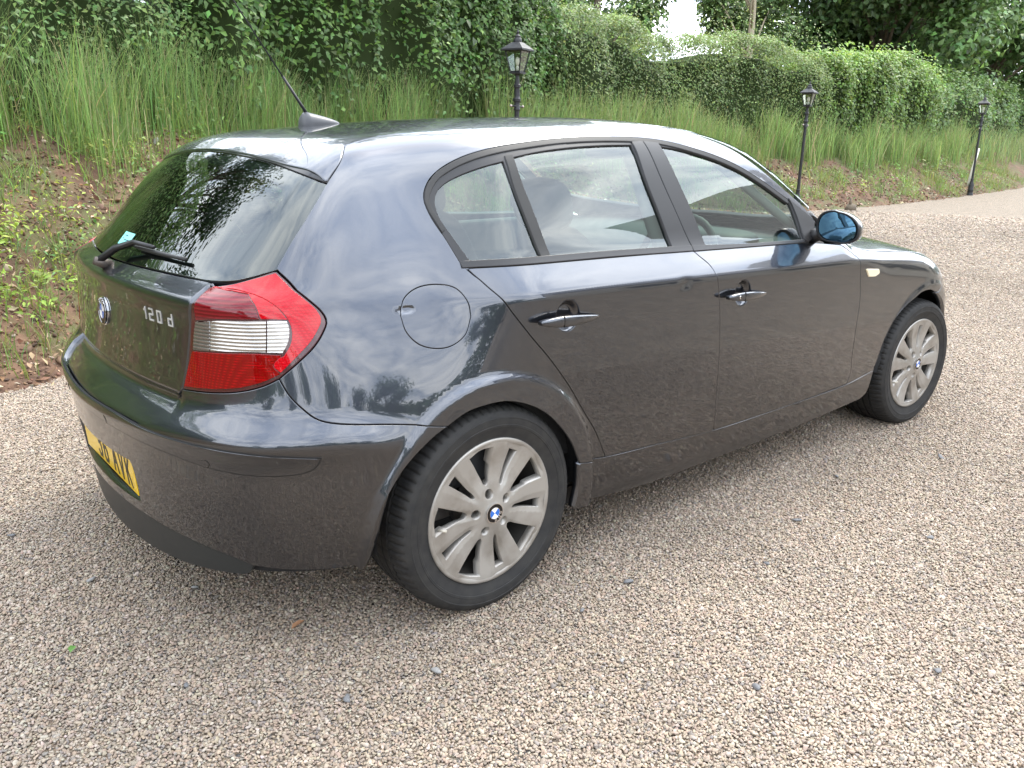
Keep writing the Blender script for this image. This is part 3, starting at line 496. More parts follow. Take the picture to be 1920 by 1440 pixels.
# outlines in body coordinates (u along the flank and round the tail, v up the flank and over the roof)
CV={
'shut':[(-0.2478,1.225),(-0.2938,1.1908),(-0.3595,1.1496),(-0.4026,1.118),(-0.4493,1.0827),(-0.495,1.0474),(-0.537,1.0099)],
'lamp_out':[(-0.5373,1.0084),(-0.5043,0.9876),(-0.4683,0.9554),(-0.4422,0.9268),(-0.4341,0.9042),(-0.4448,0.8807),(-0.4682,0.8495),(-0.5059,0.8152),(-0.5503,0.7785)],
'lamp_bot':[(-0.5503,0.7785),(-0.5854,0.761),(-0.6374,0.745),(-0.7061,0.7328),(-0.8159,0.7203)],
'lamp_in':[(-0.4902,0.7203),(-0.5095,0.7742),(-0.5235,0.8381),(-0.533,0.8846),(-0.5491,0.9457)],
'lamp_in2':[(-0.5491,0.9457),(-0.5346,0.9847)],
'lamp_top':[(-0.7147,0.9832),(-0.6513,0.9901),(-0.5952,0.9992),(-0.537,1.0099)],
'glass_bot':[(-0.6376,1.009),(-0.5979,0.9953),(-0.5218,0.9885),(-0.4154,0.9894),(-0.2529,0.99),(-0.032,0.9875)],
'glass_top':[(-0.6126,1.2145),(-0.5769,1.2308),(-0.4739,1.2519),(-0.3453,1.2689),(-0.1439,1.2838),(0.0472,1.2894)],
'spoil_edge':[(-0.3388,-0.6069),(-0.3658,-0.5049),(-0.3725,-0.3609),(-0.3754,-0.1541),(-0.3685,0.1089)],
'spoil_front':[(-0.2478,-0.5342),(-0.2439,-0.5073),(-0.2398,-0.3369),(-0.2325,-0.1725),(-0.2587,-0.0053)],
'tg_bot':[(-0.4902,0.7203),(-0.4718,0.6989),(-0.4567,0.6875),(-0.3676,0.6895),(-0.1993,0.6934),(0.2285,0.6885)],
'seam':[(-0.5503,0.7785),(-0.5308,0.7381),(-0.5069,0.7075),(-0.4834,0.6848),(-0.4594,0.6734),(-0.3106,0.6422),(-0.1679,0.6079)],
'rub_up':[(-0.4811,0.591),(-0.5518,0.602),(-0.6216,0.6104),(-0.7,0.6135),(-0.7987,0.6148),(-0.9372,0.6153),(-1.0999,0.6192),(-1.3245,0.6233)],
'rub_lo':[(-0.4811,0.5878),(-0.4918,0.5656),(-0.5172,0.5523),(-0.5722,0.5465),(-0.6292,0.5462),(-0.6917,0.549),(-0.7639,0.5544),(-0.8435,0.5635)],
'shelf':[(-0.8437,0.6858),(-0.8595,0.6666),(-0.8956,0.6437),(-0.9404,0.6257),(-1.0211,0.6247)],
'arch_bump':[(-0.3918,0.2432),(-0.3819,0.3257),(-0.357,0.4319),(-0.3159,0.5093),(-0.2705,0.5556),(-0.2184,0.5878),(-0.1679,0.6079)],
'arch':[(-0.1679,0.6079),(-0.1052,0.6329),(-0.0477,0.6398),(0.03,0.6372),(0.1046,0.6145),(0.1782,0.5738),(0.2408,0.5175),(0.2935,0.4513),(0.3296,0.3781)],
'arch_sill':[(0.3296,0.3781),(0.3291,0.2964),(0.3137,0.2261)],
'sill_top':[(0.3296,0.3781),(0.476,0.353),(0.748,0.3343),(1.0621,0.3133),(1.5015,0.3096),(2.0111,0.3136),(2.2451,0.3397)],
'sill_bot':[(0.3137,0.2261),(0.6871,0.1837),(1.1034,0.1848),(1.6038,0.1899),(2.1732,0.2117)],
'door_rear':[(-0.0405,0.996),(-0.0126,0.9751),(0.0107,0.9483),(0.038,0.9176),(0.0687,0.8745),(0.1284,0.8031),(0.1941,0.7351),(0.2802,0.6372),(0.3506,0.5433),(0.4222,0.4481),(0.4757,0.355)],
'b_gap':[(0.888,0.9825),(0.9076,0.9649),(0.9455,0.9304),(0.9575,0.9009),(0.9756,0.8395),(0.9978,0.7455),(1.0155,0.6413),(1.0314,0.5097),(1.0456,0.394),(1.055,0.316)],
'door_front':[(1.8471,0.9323),(1.9027,0.9002),(1.9354,0.8732),(1.9505,0.816),(1.9828,0.6996),(1.9944,0.563),(2.0072,0.446),(2.0247,0.372),(2.0105,0.3149)],
'belt_lo':[(-0.0425,0.9925),(0.1019,0.9912),(0.2328,0.99),(0.4864,0.9873),(0.7809,0.9834),(0.8868,0.9816),(1.2652,0.9698),(1.6128,0.959),(1.8514,0.9352)],
'belt_up':[(-0.0193,1.0007),(0.2139,0.998),(0.495,0.995),(0.7881,0.9892),(0.9656,0.9858),(1.2724,0.9784),(1.5824,0.9706)],
'trim':[(-0.0435,0.9961),(-0.066,1.035),(-0.0916,1.0778),(-0.0951,1.107),(-0.0732,1.1329),(-0.0296,1.1549),(0.043,1.1736),(0.1536,1.1881),(0.2726,1.1985),(0.4121,1.208),(0.5963,1.214),(0.8039,1.2128),(0.9229,1.2051),(1.0361,1.191),(1.1758,1.1693),(1.2886,1.145),(1.4058,1.1118),(1.5145,1.0758),(1.6191,1.0412),(1.6969,1.0135)],
'pane_q':[[(-0.0159,1.0014),(-0.0419,1.034),(-0.0685,1.0767),(-0.0673,1.0999),(-0.0539,1.1166),(-0.0226,1.1313),(0.0258,1.143),(0.0906,1.1529),(0.1722,1.1618)],[(0.1722,1.1618),(0.1775,1.1203),(0.1931,1.0625),(0.2139,0.998)],[(0.2139,0.998),(-0.0159,1.0014)]],
'pane_r':[[(0.2077,1.1686),(0.3175,1.1798),(0.4605,1.1891),(0.6117,1.1944),(0.7364,1.196)],[(0.7364,1.196),(0.7467,1.1224),(0.7717,1.0461),(0.7881,0.9892)],[(0.7881,0.9892),(0.495,0.995),(0.2472,0.9982)],[(0.2472,0.9982),(0.2244,1.0729),(0.2109,1.1255),(0.2077,1.1686)]],
'pane_f':[[(0.8689,1.1944),(0.9985,1.1838),(1.1393,1.1654),(1.2819,1.1366),(1.4116,1.1031),(1.5469,1.0664)],[(1.5469,1.0664),(1.5609,1.0512),(1.5739,1.0177),(1.5824,0.9706)],[(1.5824,0.9706),(1.2724,0.9784),(0.9656,0.9858)],[(0.9656,0.9858),(0.9412,1.0506),(0.9081,1.1192),(0.8689,1.1944)]],
'bgap_up':[(0.8046,1.2114),(0.8177,1.1279),(0.8583,1.0432),(0.888,0.9825)],
'pillar_r':[[(0.7438,1.2025),(0.7958,1.2043)],[(0.7958,1.2043),(0.8177,1.1279),(0.8583,1.0432),(0.8875,0.9844)],[(0.8875,0.9844),(0.7902,0.9863)],[(0.7902,0.9863),(0.7721,1.0466),(0.7471,1.1231),(0.7438,1.2025)]],
'pillar_f':[[(0.8012,1.2044),(0.8708,1.201)],[(0.8708,1.201),(0.907,1.1192),(0.9412,1.0506),(0.9645,0.9842)],[(0.9645,0.9842),(0.8931,0.9842)],[(0.8931,0.9842),(0.8625,1.043),(0.8231,1.1279),(0.8012,1.2044)]],
'divider':[[(0.1834,1.172),(0.2118,1.1738)],[(0.2118,1.1738),(0.2137,1.1255),(0.2274,1.0728),(0.2478,0.9965)],[(0.2478,0.9965),(0.2124,0.9964)],[(0.2124,0.9964),(0.1934,1.0629),(0.1813,1.1202),(0.1834,1.172)]],
'hood_seam':[(1.9933,0.9216),(2.0163,0.9079),(2.1284,0.8902),(2.2686,0.8767),(2.4106,0.8643),(2.558,0.8497)],
'fend_bump':[(2.7975,0.6735),(2.7436,0.6476)],
'arch_f':[(2.2403,0.3523),(2.2567,0.3909),(2.2823,0.4804),(2.35,0.5718),(2.4214,0.6237),(2.4971,0.6514),(2.5576,0.6711),(2.651,0.6731),(2.7271,0.6524),(2.8032,0.5972)],
'sill_fr':[(2.2451,0.3397),(2.2247,0.2382),(2.1732,0.2117)],
'mirror_tri':[[(1.5568,1.0675),(1.6213,1.0424),(1.6999,1.0122)],[(1.6999,1.0122),(1.6751,0.9826),(1.6108,0.961)],[(1.6108,0.961),(1.5913,0.97)],[(1.5913,0.97),(1.5852,1.0173),(1.5703,1.051),(1.5568,1.0675)]],
'fuel':[(-0.2495,0.8994),(-0.2322,0.9364),(-0.1902,0.9598),(-0.1301,0.9647),(-0.0784,0.9511),(-0.0558,0.9161),(-0.0537,0.8775),(-0.0763,0.834),(-0.1202,0.8102),(-0.1683,0.8089),(-0.2165,0.8264),(-0.2441,0.8599)],
'roof_seam':[(-0.2399,-0.5229),(-0.1373,-0.4989),(-0.0223,-0.4811),(0.092,-0.4818),(0.2231,-0.4696),(0.3614,-0.4599)],
'crease':[(2.6679,0.809),(1.9358,0.8678),(1.4039,0.8837),(0.9607,0.8937),(0.5185,0.9062),(0.1325,0.9169)],
'handle_r':[(0.1329,0.8521),(0.1691,0.8626),(0.2829,0.8416),(0.3805,0.8381)],
'handle_f':[(0.9948,0.8245),(1.1528,0.8209),(1.2441,0.8135)],
'indic':[(1.9941,0.8277),(2.0998,0.8182),(2.108,0.8038),(2.0782,0.7928),(2.0219,0.7959)],
'badge':[(0.0039,0.8457),(-0.0176,0.8997),(0.0145,0.7926),(0.065,0.8358),(-0.0552,0.8551)],
'txt':[(-0.2945,0.8973),(-0.4848,0.9111),(-0.2895,0.8682),(-0.4735,0.8838)],
'valance':[(-1.4338,0.3162),(-1.2137,0.3351),(-0.939,0.3253),(-0.7681,0.3074),(-0.6843,0.2946),(-0.6439,0.28)],
'bump_bot':[(-0.9926,0.2533),(-0.7599,0.2629),(-0.6122,0.265),(-0.4881,0.2537),(-0.3918,0.2432)],
'sensors':[(-0.7316,0.5667),(-1.183,0.5906)],
'lamp_band_top':[(-0.7513,0.9017),(-0.6762,0.9114),(-0.6079,0.9123),(-0.5673,0.9119),(-0.5167,0.9082)],
'lamp_band_bot':[(-0.7669,0.8267),(-0.6898,0.8321),(-0.6133,0.8353),(-0.5726,0.8336),(-0.5365,0.8304)],
'lamp_arc':[(-0.6762,0.9791),(-0.625,0.9786),(-0.5754,0.9662),(-0.5418,0.9434),(-0.5208,0.9146),(-0.5147,0.8898),(-0.5195,0.8593),(-0.5364,0.8316)],
'lamp_dark':[(-0.6762,0.9791),(-0.5969,0.9683),(-0.5811,0.9122),(-0.7513,0.9017)],
'lamp_wall':[(-0.5673,0.9119),(-0.5726,0.8336)],
'wiper':[(0.1423,0.9716),(-0.07,1.0228),(-0.2428,1.0253),(-0.3831,1.0212)],
'sticker':[(0.1356,1.0534),(-0.0368,1.0578),(-0.0549,1.027),(0.1112,1.0258)],
'shut_r':[(-0.5342,1.3035),(-0.5767,1.2724),(-0.6078,1.2232),(-0.6261,1.1825),(-0.6426,1.1346),(-0.6538,1.0842),(-0.6647,1.0277)],
'shut_t':[(-0.2478,-0.5342),(-0.2837,-0.5767),(-0.3394,-0.6078)],
'lamp_top_r':[(-0.5346,0.9847),(-0.5898,0.9955),(-0.631,1.0101),(-0.6647,1.0277)],
'lamp_in_w':[(-0.4902,0.7203),(-0.5095,0.7742),(-0.5235,0.8381),(-0.533,0.8846),(-0.5491,0.9457)],
'spoil_edge_r':[(-0.6069,1.2244),(-0.5049,1.2579),(-0.3609,1.2788),(-0.1541,1.2967),(0.1089,1.3029)],
'lamp_in_u':[(-0.8159,0.7203),(-0.794,0.7742),(-0.7772,0.8381),(-0.7673,0.8846),(-0.7542,0.9457)],
'lamp_in2_u':[(-0.7542,0.9457),(-0.7147,0.9832)],
'apillar':[(1.1649,-0.6076),(1.2835,-0.6451),(1.4098,-0.6853),(1.551,-0.7234),(1.6522,-0.7496),(1.6984,-0.7683)],
'roof_uv':[(-0.2399,1.2326),(-0.1373,1.2557),(-0.0223,1.2724),(0.092,1.2779),(0.2231,1.2902),(0.3614,1.3)],
'ap_uv':[(1.1649,1.2246),(1.2835,1.1924),(1.4098,1.1453),(1.551,1.0879),(1.6522,1.0467),(1.6984,1.0195)],
}
# ------------------------------------------------------------------ panels cut from the body surface
def cr(pts,step=.009):
    """Catmull-Rom through the points, even steps"""
    p=np.array(pts,float)
    if len(p)==2:
        n=max(1,int(round(np.linalg.norm(p[1]-p[0])/step))); t=np.linspace(0,1,n+1)[:,None]; return p[0]*(1-t)+p[1]*t
    q=np.vstack([2*p[0]-p[1],p,2*p[-1]-p[-2]]); o=[]
    for i in range(len(p)-1):
        a,b,c,d=q[i:i+4]; t0=0; t1=t0+np.linalg.norm(b-a)**.5+1e-9; t2=t1+np.linalg.norm(c-b)**.5+1e-9; t3=t2+np.linalg.norm(d-c)**.5+1e-9
        t=np.linspace(t1,t2,25)[:-1,None]
        A1=(t1-t)/(t1-t0)*a+(t-t0)/(t1-t0)*b; A2=(t2-t)/(t2-t1)*b+(t-t1)/(t2-t1)*c; A3=(t3-t)/(t3-t2)*c+(t-t2)/(t3-t2)*d
        B1=(t2-t)/(t2-t0)*A1+(t-t0)/(t2-t0)*A2; B2=(t3-t)/(t3-t1)*A2+(t-t1)/(t3-t1)*A3
        o.append((t2-t)/(t2-t1)*B1+(t-t1)/(t2-t1)*B2)
    o=np.vstack(o+[p[-1:]]); L=np.r_[0,np.cumsum(np.linalg.norm(np.diff(o,axis=0),axis=1))]
    n=max(1,int(round(L[-1]/step))); s=np.linspace(0,L[-1],n+1)
    return np.stack([np.interp(s,L,o[:,k]) for k in (0,1)],1)
def loop(*segs,step=.009):
    o=[]
    for s in segs: o.append(cr(s,step)[:-1])
    p=np.vstack(o); d=np.linalg.norm(p-np.roll(p,1,0),axis=1); return p[d>step*.2]
def area(p): x,y=p[:,0],p[:,1]; return .5*np.sum(x*np.roll(y,-1)-np.roll(x,-1)*y)
def inset(p,d):
    if area(p)<0: p=p[::-1]
    e=np.roll(p,-1,0)-p; n=np.stack([-e[:,1],e[:,0]],1)/(np.linalg.norm(e,axis=1)[:,None]+1e-12)
    b=n+np.roll(n,1,0); b/=np.maximum((b*b).sum(1,keepdims=True)/2,.6)
    return p+b*d
def inside(p,q):
    x,y=q[:,0],q[:,1]; r=np.zeros(len(q),bool); j=len(p)-1
    for i in range(len(p)):
        a,b=p[i],p[j]
        if a[1]!=b[1]: r^=((a[1]>y)!=(b[1]>y))&(x<(b[0]-a[0])*(y-a[1])/(b[1]-a[1])+a[0])
        j=i
    return r
def near(p,q,d):
    r=np.zeros(len(q),bool)
    for i in range(0,len(q),4000):
        k=q[i:i+4000]; r[i:i+4000]=((k[:,None]-p[None])**2).sum(-1).min(1)<d*d
    return r
def rays(dom,uv):
    z=np.zeros(len(uv))
    if dom=='wrap': return surf(uv)
    if dom=='top': return surf_top(uv)
    o=np.stack([z-.12,uv[:,0],uv[:,1]],1); d=np.tile([-1.,0,0],(len(uv),1)); return root(o,d,0,1.2)
def tri(poly,holes=(),grid=.015,fine=(),rows=()):
    """triangulated polygon with inner points; returns domain coords, faces"""
    lo,hi=poly.min(0),poly.max(0)
    gx=np.arange(lo[0],hi[0],grid); gy=np.arange(lo[1],hi[1],grid*.87)
    g=np.array([(a+(.5*grid if k%2 else 0),b) for k,b in enumerate(gy) for a in gx]).reshape(-1,2)
    for (c,r,st) in fine:
        ax=np.arange(-r[0],r[0],st); ay=np.arange(-r[1],r[1],st)
        h=np.array([(c[0]+a+(.5*st if k%2 else 0),c[1]+b) for k,b in enumerate(ay) for a in ax])
        k=(np.abs(g-np.array(c))<np.array(r)+grid*.4).all(1); g=np.vstack([g[~k],h])
    for rw in rows:
        g=np.vstack([g[~near(rw,g,grid*.45)],rw]) if len(g) else rw
    g=g[inside(poly,g)]; g=g[~near(poly,g,grid*.45 if not len(rows) else .004)]
    for h in holes:
        if len(g): g=g[~inside(h,g)]; g=g[~near(h,g,grid*.45)]
    V=[tuple(p) for p in poly]; E=[(i,(i+1)%len(poly)) for i in range(len(poly))]
    for h in holes:
        n=len(V); V+=[tuple(p) for p in h]; E+=[(n+i,n+(i+1)%len(h)) for i in range(len(h))]
    V+=[tuple(p) for p in g]
    r=delaunay_2d_cdt([Vector(p) for p in V],E,[],0,1e-7)
    W=np.array([p[:] for p in r[0]]); T=np.array([f for f in r[2] if len(f)==3]); c=W[T].mean(1)
    k=inside(poly,c)
    for h in holes: k&=~inside(h,c)
    return W,T[k]
def skin(P,n,T,flange,lip=.0013):
    """rolled edge round a panel"""
    g=np.cross(P[T[:,1]]-P[T[:,0]],P[T[:,2]]-P[T[:,0]]); fl=(g*(n[T].mean(1))).sum(1)<0; T[fl]=T[fl][:,::-1]
    if not flange: return P,n,T
    ed=np.vstack([T[:,[0,1]],T[:,[1,2]],T[:,[2,0]]]); op=np.r_[T[:,2],T[:,0],T[:,1]]
    key=np.sort(ed,1); _,ix,ct=np.unique(key[:,0]*10**7+key[:,1],return_index=True,return_counts=True)
    b=ix[ct==1]; e=ed[b]; c=P[op[b]]; a0,a1=P[e[:,0]],P[e[:,1]]
    t=a1-a0; t/=np.linalg.norm(t,axis=1,keepdims=True)+1e-12; m=(a0+a1)/2; o=m-c; o-=(o*t).sum(1,keepdims=True)*t; o/=np.linalg.norm(o,axis=1,keepdims=True)+1e-12
    O=np.zeros_like(P); np.add.at(O,e[:,0],o); np.add.at(O,e[:,1],o)
    bv=np.unique(e); O=O[bv]; nb=n[bv]; O-=(O*nb).sum(1,keepdims=True)*nb; O/=np.linalg.norm(O,axis=1,keepdims=True)+1e-12
    mp=np.zeros(len(P),int); k=len(P); mp[bv]=np.arange(len(bv)); nb_=len(bv)
    r1=P[bv]+O*lip-nb*lip; n1=(nb+O)/1.4142; r2=r1-nb*flange; n2=O
    P2=np.vstack([P,r1,r2]); N2=np.vstack([n,n1,n2]); a,b2=e[:,0],e[:,1]; A,B=mp[a]+k,mp[b2]+k; A2,B2=A+nb_,B+nb_
    Q=np.vstack([np.stack([b2,a,A],1),np.stack([b2,A,B],1),np.stack([B,A,A2],1),np.stack([B,A2,B2],1)])
    return P2,N2,np.vstack([T,Q])
def emit_mesh(name,P,n,T,m,parent,mirror):
    o=mk(name,P,T,m,parent,True,n)
    if mirror:
        Pm=P*np.array([1,-1,1]); nm=n*np.array([1,-1,1]); o2=mk(name,Pm,T[:,::-1].copy(),m,mirror if not isinstance(mirror,bool) else parent,True,nm); return o,o2
    return o
def panel(name,segs,dom,m,parent,off=0.0,ins=.0027,grid=.016,holes=(),fine=(),rows=(),flange=.014,mirror=None,step=.009,lip=.0013):
    poly=segs if isinstance(segs,np.ndarray) else loop(*segs,step=step)
    poly=inset(poly,ins)
    hs=[inset(h if isinstance(h,np.ndarray) else loop(*h,step=step),-ins) for h in holes]
    V,T=tri(poly,hs,grid,fine,rows)
    P=rays(dom,V); n=grad(P); P=P+n*off
    P,n,T=skin(P,n,T,flange,lip)
    return emit_mesh(name,P,n,T,m,parent,mirror)
def rv(s): return list(s)[::-1]
def mir(seg,c): return [(2*c-a,b) for a,b in list(seg)[::-1]]      # mirrored half outline in the wrap domain
def miry(seg,k): return [((-a,b) if k==0 else (a,-b)) for a,b in list(seg)[::-1]]
def topxy(seg): P=surf(np.array(cr(seg,.03))); return [(float(p[0]),float(p[1])) for p in P]
# ================================================================== the car
car=tag(empty('hatchback_car'),'dark grey metallic five-door hatchback parked on the gravel','car')
paint=mat('graphite_paint',(.050,.054,.066),.32,1.0,1.0,.015)
n_,l_,b_=nodes(paint); b_.inputs['Coat IOR'].default_value=1.75
tx=n_.new('ShaderNodeTexCoord'); vo=n_.new('ShaderNodeTexNoise'); vo.inputs['Scale'].default_value=2600; vo.inputs['Detail'].default_value=1
mr=n_.new('ShaderNodeMapRange'); mr.inputs['From Min'].default_value=.35; mr.inputs['From Max'].default_value=.65; mr.inputs['To Min'].default_value=.26; mr.inputs['To Max'].default_value=.42
l_.new(tx.outputs['Object'],vo.inputs['Vector']); l_.new(vo.outputs['Fac'],mr.inputs[0]); l_.new(mr.outputs[0],b_.inputs['Roughness'])
# road film: a little brown dust, thicker near the ground
dn=n_.new('ShaderNodeTexNoise'); dn.inputs['Scale'].default_value=5; dn.inputs['Detail'].default_value=5; l_.new(tx.outputs['Object'],dn.inputs['Vector'])
sp=n_.new('ShaderNodeSeparateXYZ'); l_.new(tx.outputs['Object'],sp.inputs[0])
hz=n_.new('ShaderNodeMapRange'); hz.inputs['From Min'].default_value=.75; hz.inputs['From Max'].default_value=.18; hz.inputs['To Min'].default_value=.0; hz.inputs['To Max'].default_value=.10; l_.new(sp.outputs['Z'],hz.inputs[0])
ml=n_.new('ShaderNodeMath'); ml.operation='MULTIPLY'; l_.new(hz.outputs[0],ml.inputs[0]); l_.new(dn.outputs['Fac'],ml.inputs[1])
mxn=n_.new('ShaderNodeMix'); mxn.data_type='RGBA'; mxn.inputs['A'].default_value=(.044,.049,.062,1); mxn.inputs['B'].default_value=(.20,.165,.13,1)
l_.new(ml.outputs[0],mxn.inputs['Factor']); l_.new(mxn.outputs['Result'],b_.inputs['Base Color'])
cmr=n_.new('ShaderNodeMapRange'); cmr.inputs['To Min'].default_value=.028; cmr.inputs['To Max'].default_value=.10; cmr.inputs['From Max'].default_value=.2; l_.new(ml.outputs[0],cmr.inputs[0]); l_.new(cmr.outputs[0],b_.inputs['Coat Roughness'])
trimb=mat('black_trim',(.013,.013,.0145),.42)
rubber=mat('black_rubber',(.018,.018,.018),.6)
gloss=mat('black_gloss',(.006,.006,.007),.08)
dark=mat('dark_underbody',(.012,.012,.013),.8)
valm=mat('grey_plastic',(.020,.022,.022),.45)
chrome=mat('chrome',(.78,.78,.79),.10,1.0)
def glassmat(name,tint,refl=1.0):
    if name in MATS: return MATS[name]
    m=bpy.data.materials.new(name); m.use_nodes=True; nt=m.node_tree; nt.nodes.clear()
    o=nt.nodes.new('ShaderNodeOutputMaterial'); t=nt.nodes.new('ShaderNodeBsdfTransparent'); g=nt.nodes.new('ShaderNodeBsdfGlossy')
    t.inputs[0].default_value=(*tint,1); g.inputs['Roughness'].default_value=.006; g.inputs['Color'].default_value=(.96,1,.99,1)
    f=nt.nodes.new('ShaderNodeFresnel'); ge=nt.nodes.new('ShaderNodeNewGeometry'); mi=nt.nodes.new('ShaderNodeMapRange'); mi.inputs['To Min'].default_value=1.85*refl; mi.inputs['To Max'].default_value=1/(1.85*refl); nt.links.new(ge.outputs['Backfacing'],mi.inputs[0]); nt.links.new(mi.outputs[0],f.inputs['IOR']); x=nt.nodes.new('ShaderNodeMixShader')
    nt.links.new(f.outputs[0],x.inputs[0]); nt.links.new(t.outputs[0],x.inputs[1]); nt.links.new(g.outputs[0],x.inputs[2]); nt.links.new(x.outputs[0],o.inputs[0])
    MATS[name]=m; return m
glass=glassmat('window_glass',(.54,.66,.60)); glass_r=glassmat('rear_window_glass',(.26,.33,.30))
K=CV
# --- side panels (both sides)
roof_side=K['roof_uv']+[(.6,1.303),(.85,1.297),(1.02,1.276),(1.10,1.252),(1.1649,1.2246)]
def both(name,*a,**k): return panel(name,*a,mirror=True,**k)
ctrim=K['trim']
both('rear_quarter_panel',[rv(K['seam']),rv(K['lamp_out']),rv(K['shut']),[K['shut'][0],roof_side[0]],roof_side,K['ap_uv'],[K['ap_uv'][-1],(1.712,1.004),ctrim[-1]],rv(ctrim),K['door_rear'],rv(K['sill_top'][:2]),rv(K['arch'])],
     'wrap',paint,car,holes=[[K['fuel'][:7],K['fuel'][6:]+K['fuel'][:1]]],fine=[((.0,.60),(.36,.20),.010)])
both('fuel_flap',[K['fuel'][:7],K['fuel'][6:]+K['fuel'][:1]],'wrap',paint,car,grid=.010,ins=.002,fine=[((-.232,.912),(.045,.025),.004)])
def crs(x0,x1): 
    xs=np.arange(x0,x1,.012); return [np.stack([xs+.006*(k%2),zcr(xs)+d],1) for k,d in enumerate((-.016,-.008,-.004,0,.004,.008,.016))]
rd,rdl=both('rear_door',[K['belt_lo'][:6],K['b_gap'],[(1.0497,.3183)]+rv(K['sill_top'])[3:6],rv(K['door_rear'])],'wrap',paint,car,rows=crs(.0,1.02),fine=[((.262,.845),(.06,.058),.0042)])
fd,fdl=both('front_door',[K['belt_lo'][5:],K['door_front'],[(2.0076,.3158)]+rv(K['sill_top'])[2:4],rv(K['b_gap'])],'wrap',paint,car,rows=crs(.9,2.0),fine=[((1.118,.8225),(.06,.058),.0042)])
both('front_wing',[K['door_front'][::-1],[(1.8471,.9323),(1.73,.985),(1.72,1.002),(1.80,.985),(1.9933,.9216)],K['hood_seam']+[(2.70,.832),(2.84,.79)],[(2.84,.79),(2.80,.72),(2.7795,.6766),(2.7331,.6496)],rv(K['arch_f'][:9]),[K['arch_f'][0],K['sill_top'][-1]],rv(K['sill_top'][5:])],
     'wrap',paint,car,rows=crs(1.92,2.66),fine=[((2.5,.52),(.32,.2),.011)])
both('sill_panel',[K['sill_top'],K['sill_fr'],rv(K['sill_bot']),rv(K['arch_sill'])],'wrap',paint,car,off=-.001,flange=.03)
# --- windows
tr=[loop(*K[k]) for k in ('pane_q','pane_r','pane_f')]
wt,wtl=both('window_trim',[ctrim,[ctrim[-1],(1.70,1.0),(1.6128,.959)],rv(K['belt_lo'][:8]),[K['belt_lo'][0],ctrim[0]]],'wrap',trimb,car,off=-.0015,holes=tr,ins=.001,flange=.012)
for nm,a,b in (('pane_q',rd,rdl),('pane_r',rd,rdl),('pane_f',fd,fdl)):
    panel('window_pane',K[nm],'wrap',glass,a,off=-.007,ins=-.006,flange=0,grid=.03,mirror=b)
# seal bead along the upper edge of the glass
for nm,a,b,g in (('pillar_r',rd,rdl,0),('pillar_f',fd,fdl,0),('divider',rd,rdl,0)):
    panel('pillar_cover' if nm!='divider' else 'window_divider',K[nm],'wrap',trimb if nm!='divider' else rubber,a,off=.0035 if nm!='divider' else .002,ins=.0008,mirror=b,grid=.02,lip=.002)
def strip_uv(pts,wd,name,m,a,b,off,dv=0.0):
    p=cr(pts,.02); t=np.gradient(p,axis=0); n=np.stack([-t[:,1],t[:,0]],1)/np.linalg.norm(t,axis=1)[:,None]; p=p+n*dv
    poly=np.vstack([p+n*wd/2,(p-n*wd/2)[::-1]]); panel(name,poly,'wrap',m,a,off=off,ins=0,mirror=b,grid=.03,lip=.002)
strip_uv([(-.045,.9965),(.2328,.9935),(.4864,.991),(.7809,.9862),(.884,.9845)],.0085,'belt_moulding',trimb,rd,rdl,.005)
strip_uv([(.890,.984),(1.2652,.974),(1.58,.966)],.0085,'belt_moulding',trimb,fd,fdl,.005)
tp=cr(ctrim,.02); 
strip_uv([tuple(p) for p in tp[3:-6:3]],.009,'roof_edge_seal',rubber,car,car,.003,dv=-.006)
both('mirror_sail',K['mirror_tri'],'wrap',trimb,car,off=.003,ins=.001)
# --- tail
c0=UC
half=lambda s:s+mir(s,c0)
bot=[(-.4004,.2606),(-.50,.262),(-.6461,.2727)]
val=[(-.6461,.2727),(-.6872,.2875),(-.7712,.302),(-.9402,.318),(-1.2137,.326),(c0,.328)]
edge=[(-.5504,.7824)]+K['lamp_bot'][1:]
bump_half=[K['arch_bump'],rv(K['seam']),K['lamp_bot'],[(-.8136,.7216),(-.8195,.706),(-.8305,.6933)],K['shelf'][:4]+[(-.99,.6185)],[(-.99,.6185),(-1.15,.619),(c0,.620)]]
low_r=bot+val[1:]; low_edge=[[ (2*c0-a,b) for a,b in bot],[(2*c0-a,b) for a,b in val],rv(val),rv(bot)]
bumper=panel('rear_bumper',bump_half+[mir(s,c0) for s in bump_half[::-1]]+low_edge,'wrap',paint,car,grid=.014,flange=.03,
   holes=[[[(c0-.352,.484),(c0+.352,.484)],[(c0+.352,.484),(c0+.358,.477),(c0+.358,.366),(c0+.352,.359)],[(c0+.352,.359),(c0-.352,.359)],[(c0-.352,.359),(c0-.358,.366),(c0-.358,.477),(c0-.352,.484)]]])
vb=[(-.6461,.2727),(-.66,.243),(-.7634,.228),(-.9936,.213),(c0,.203)]
panel('bumper_valance',[val,mir(val,c0),[(2*c0-a,b) for a,b in vb],rv(vb)],'wrap',valm,bumper,off=-.004,grid=.02,flange=.05)
sh=[(-.8305,.6933)]+K['shelf'][1:4]+[(-.99,.6185)]
panel('load_sill',[sh,[(-.99,.6185),(-1.15,.619),(c0,.620)],mir([(-.99,.6185),(-1.15,.619),(c0,.620)],c0),mir(sh,c0),[(2*c0+.8305,.6933),(2*c0+.913,.697),(c0,.703),(-.913,.697),(-.8305,.6933)]],'wrap',paint,bumper,off=-.011,grid=.018,ins=.0)
rl=K['rub_lo']+[(-1.0,.572),(-1.2,.578),(c0,.580)]; ru=K['rub_up'][:-1]+[(c0,.6165)]
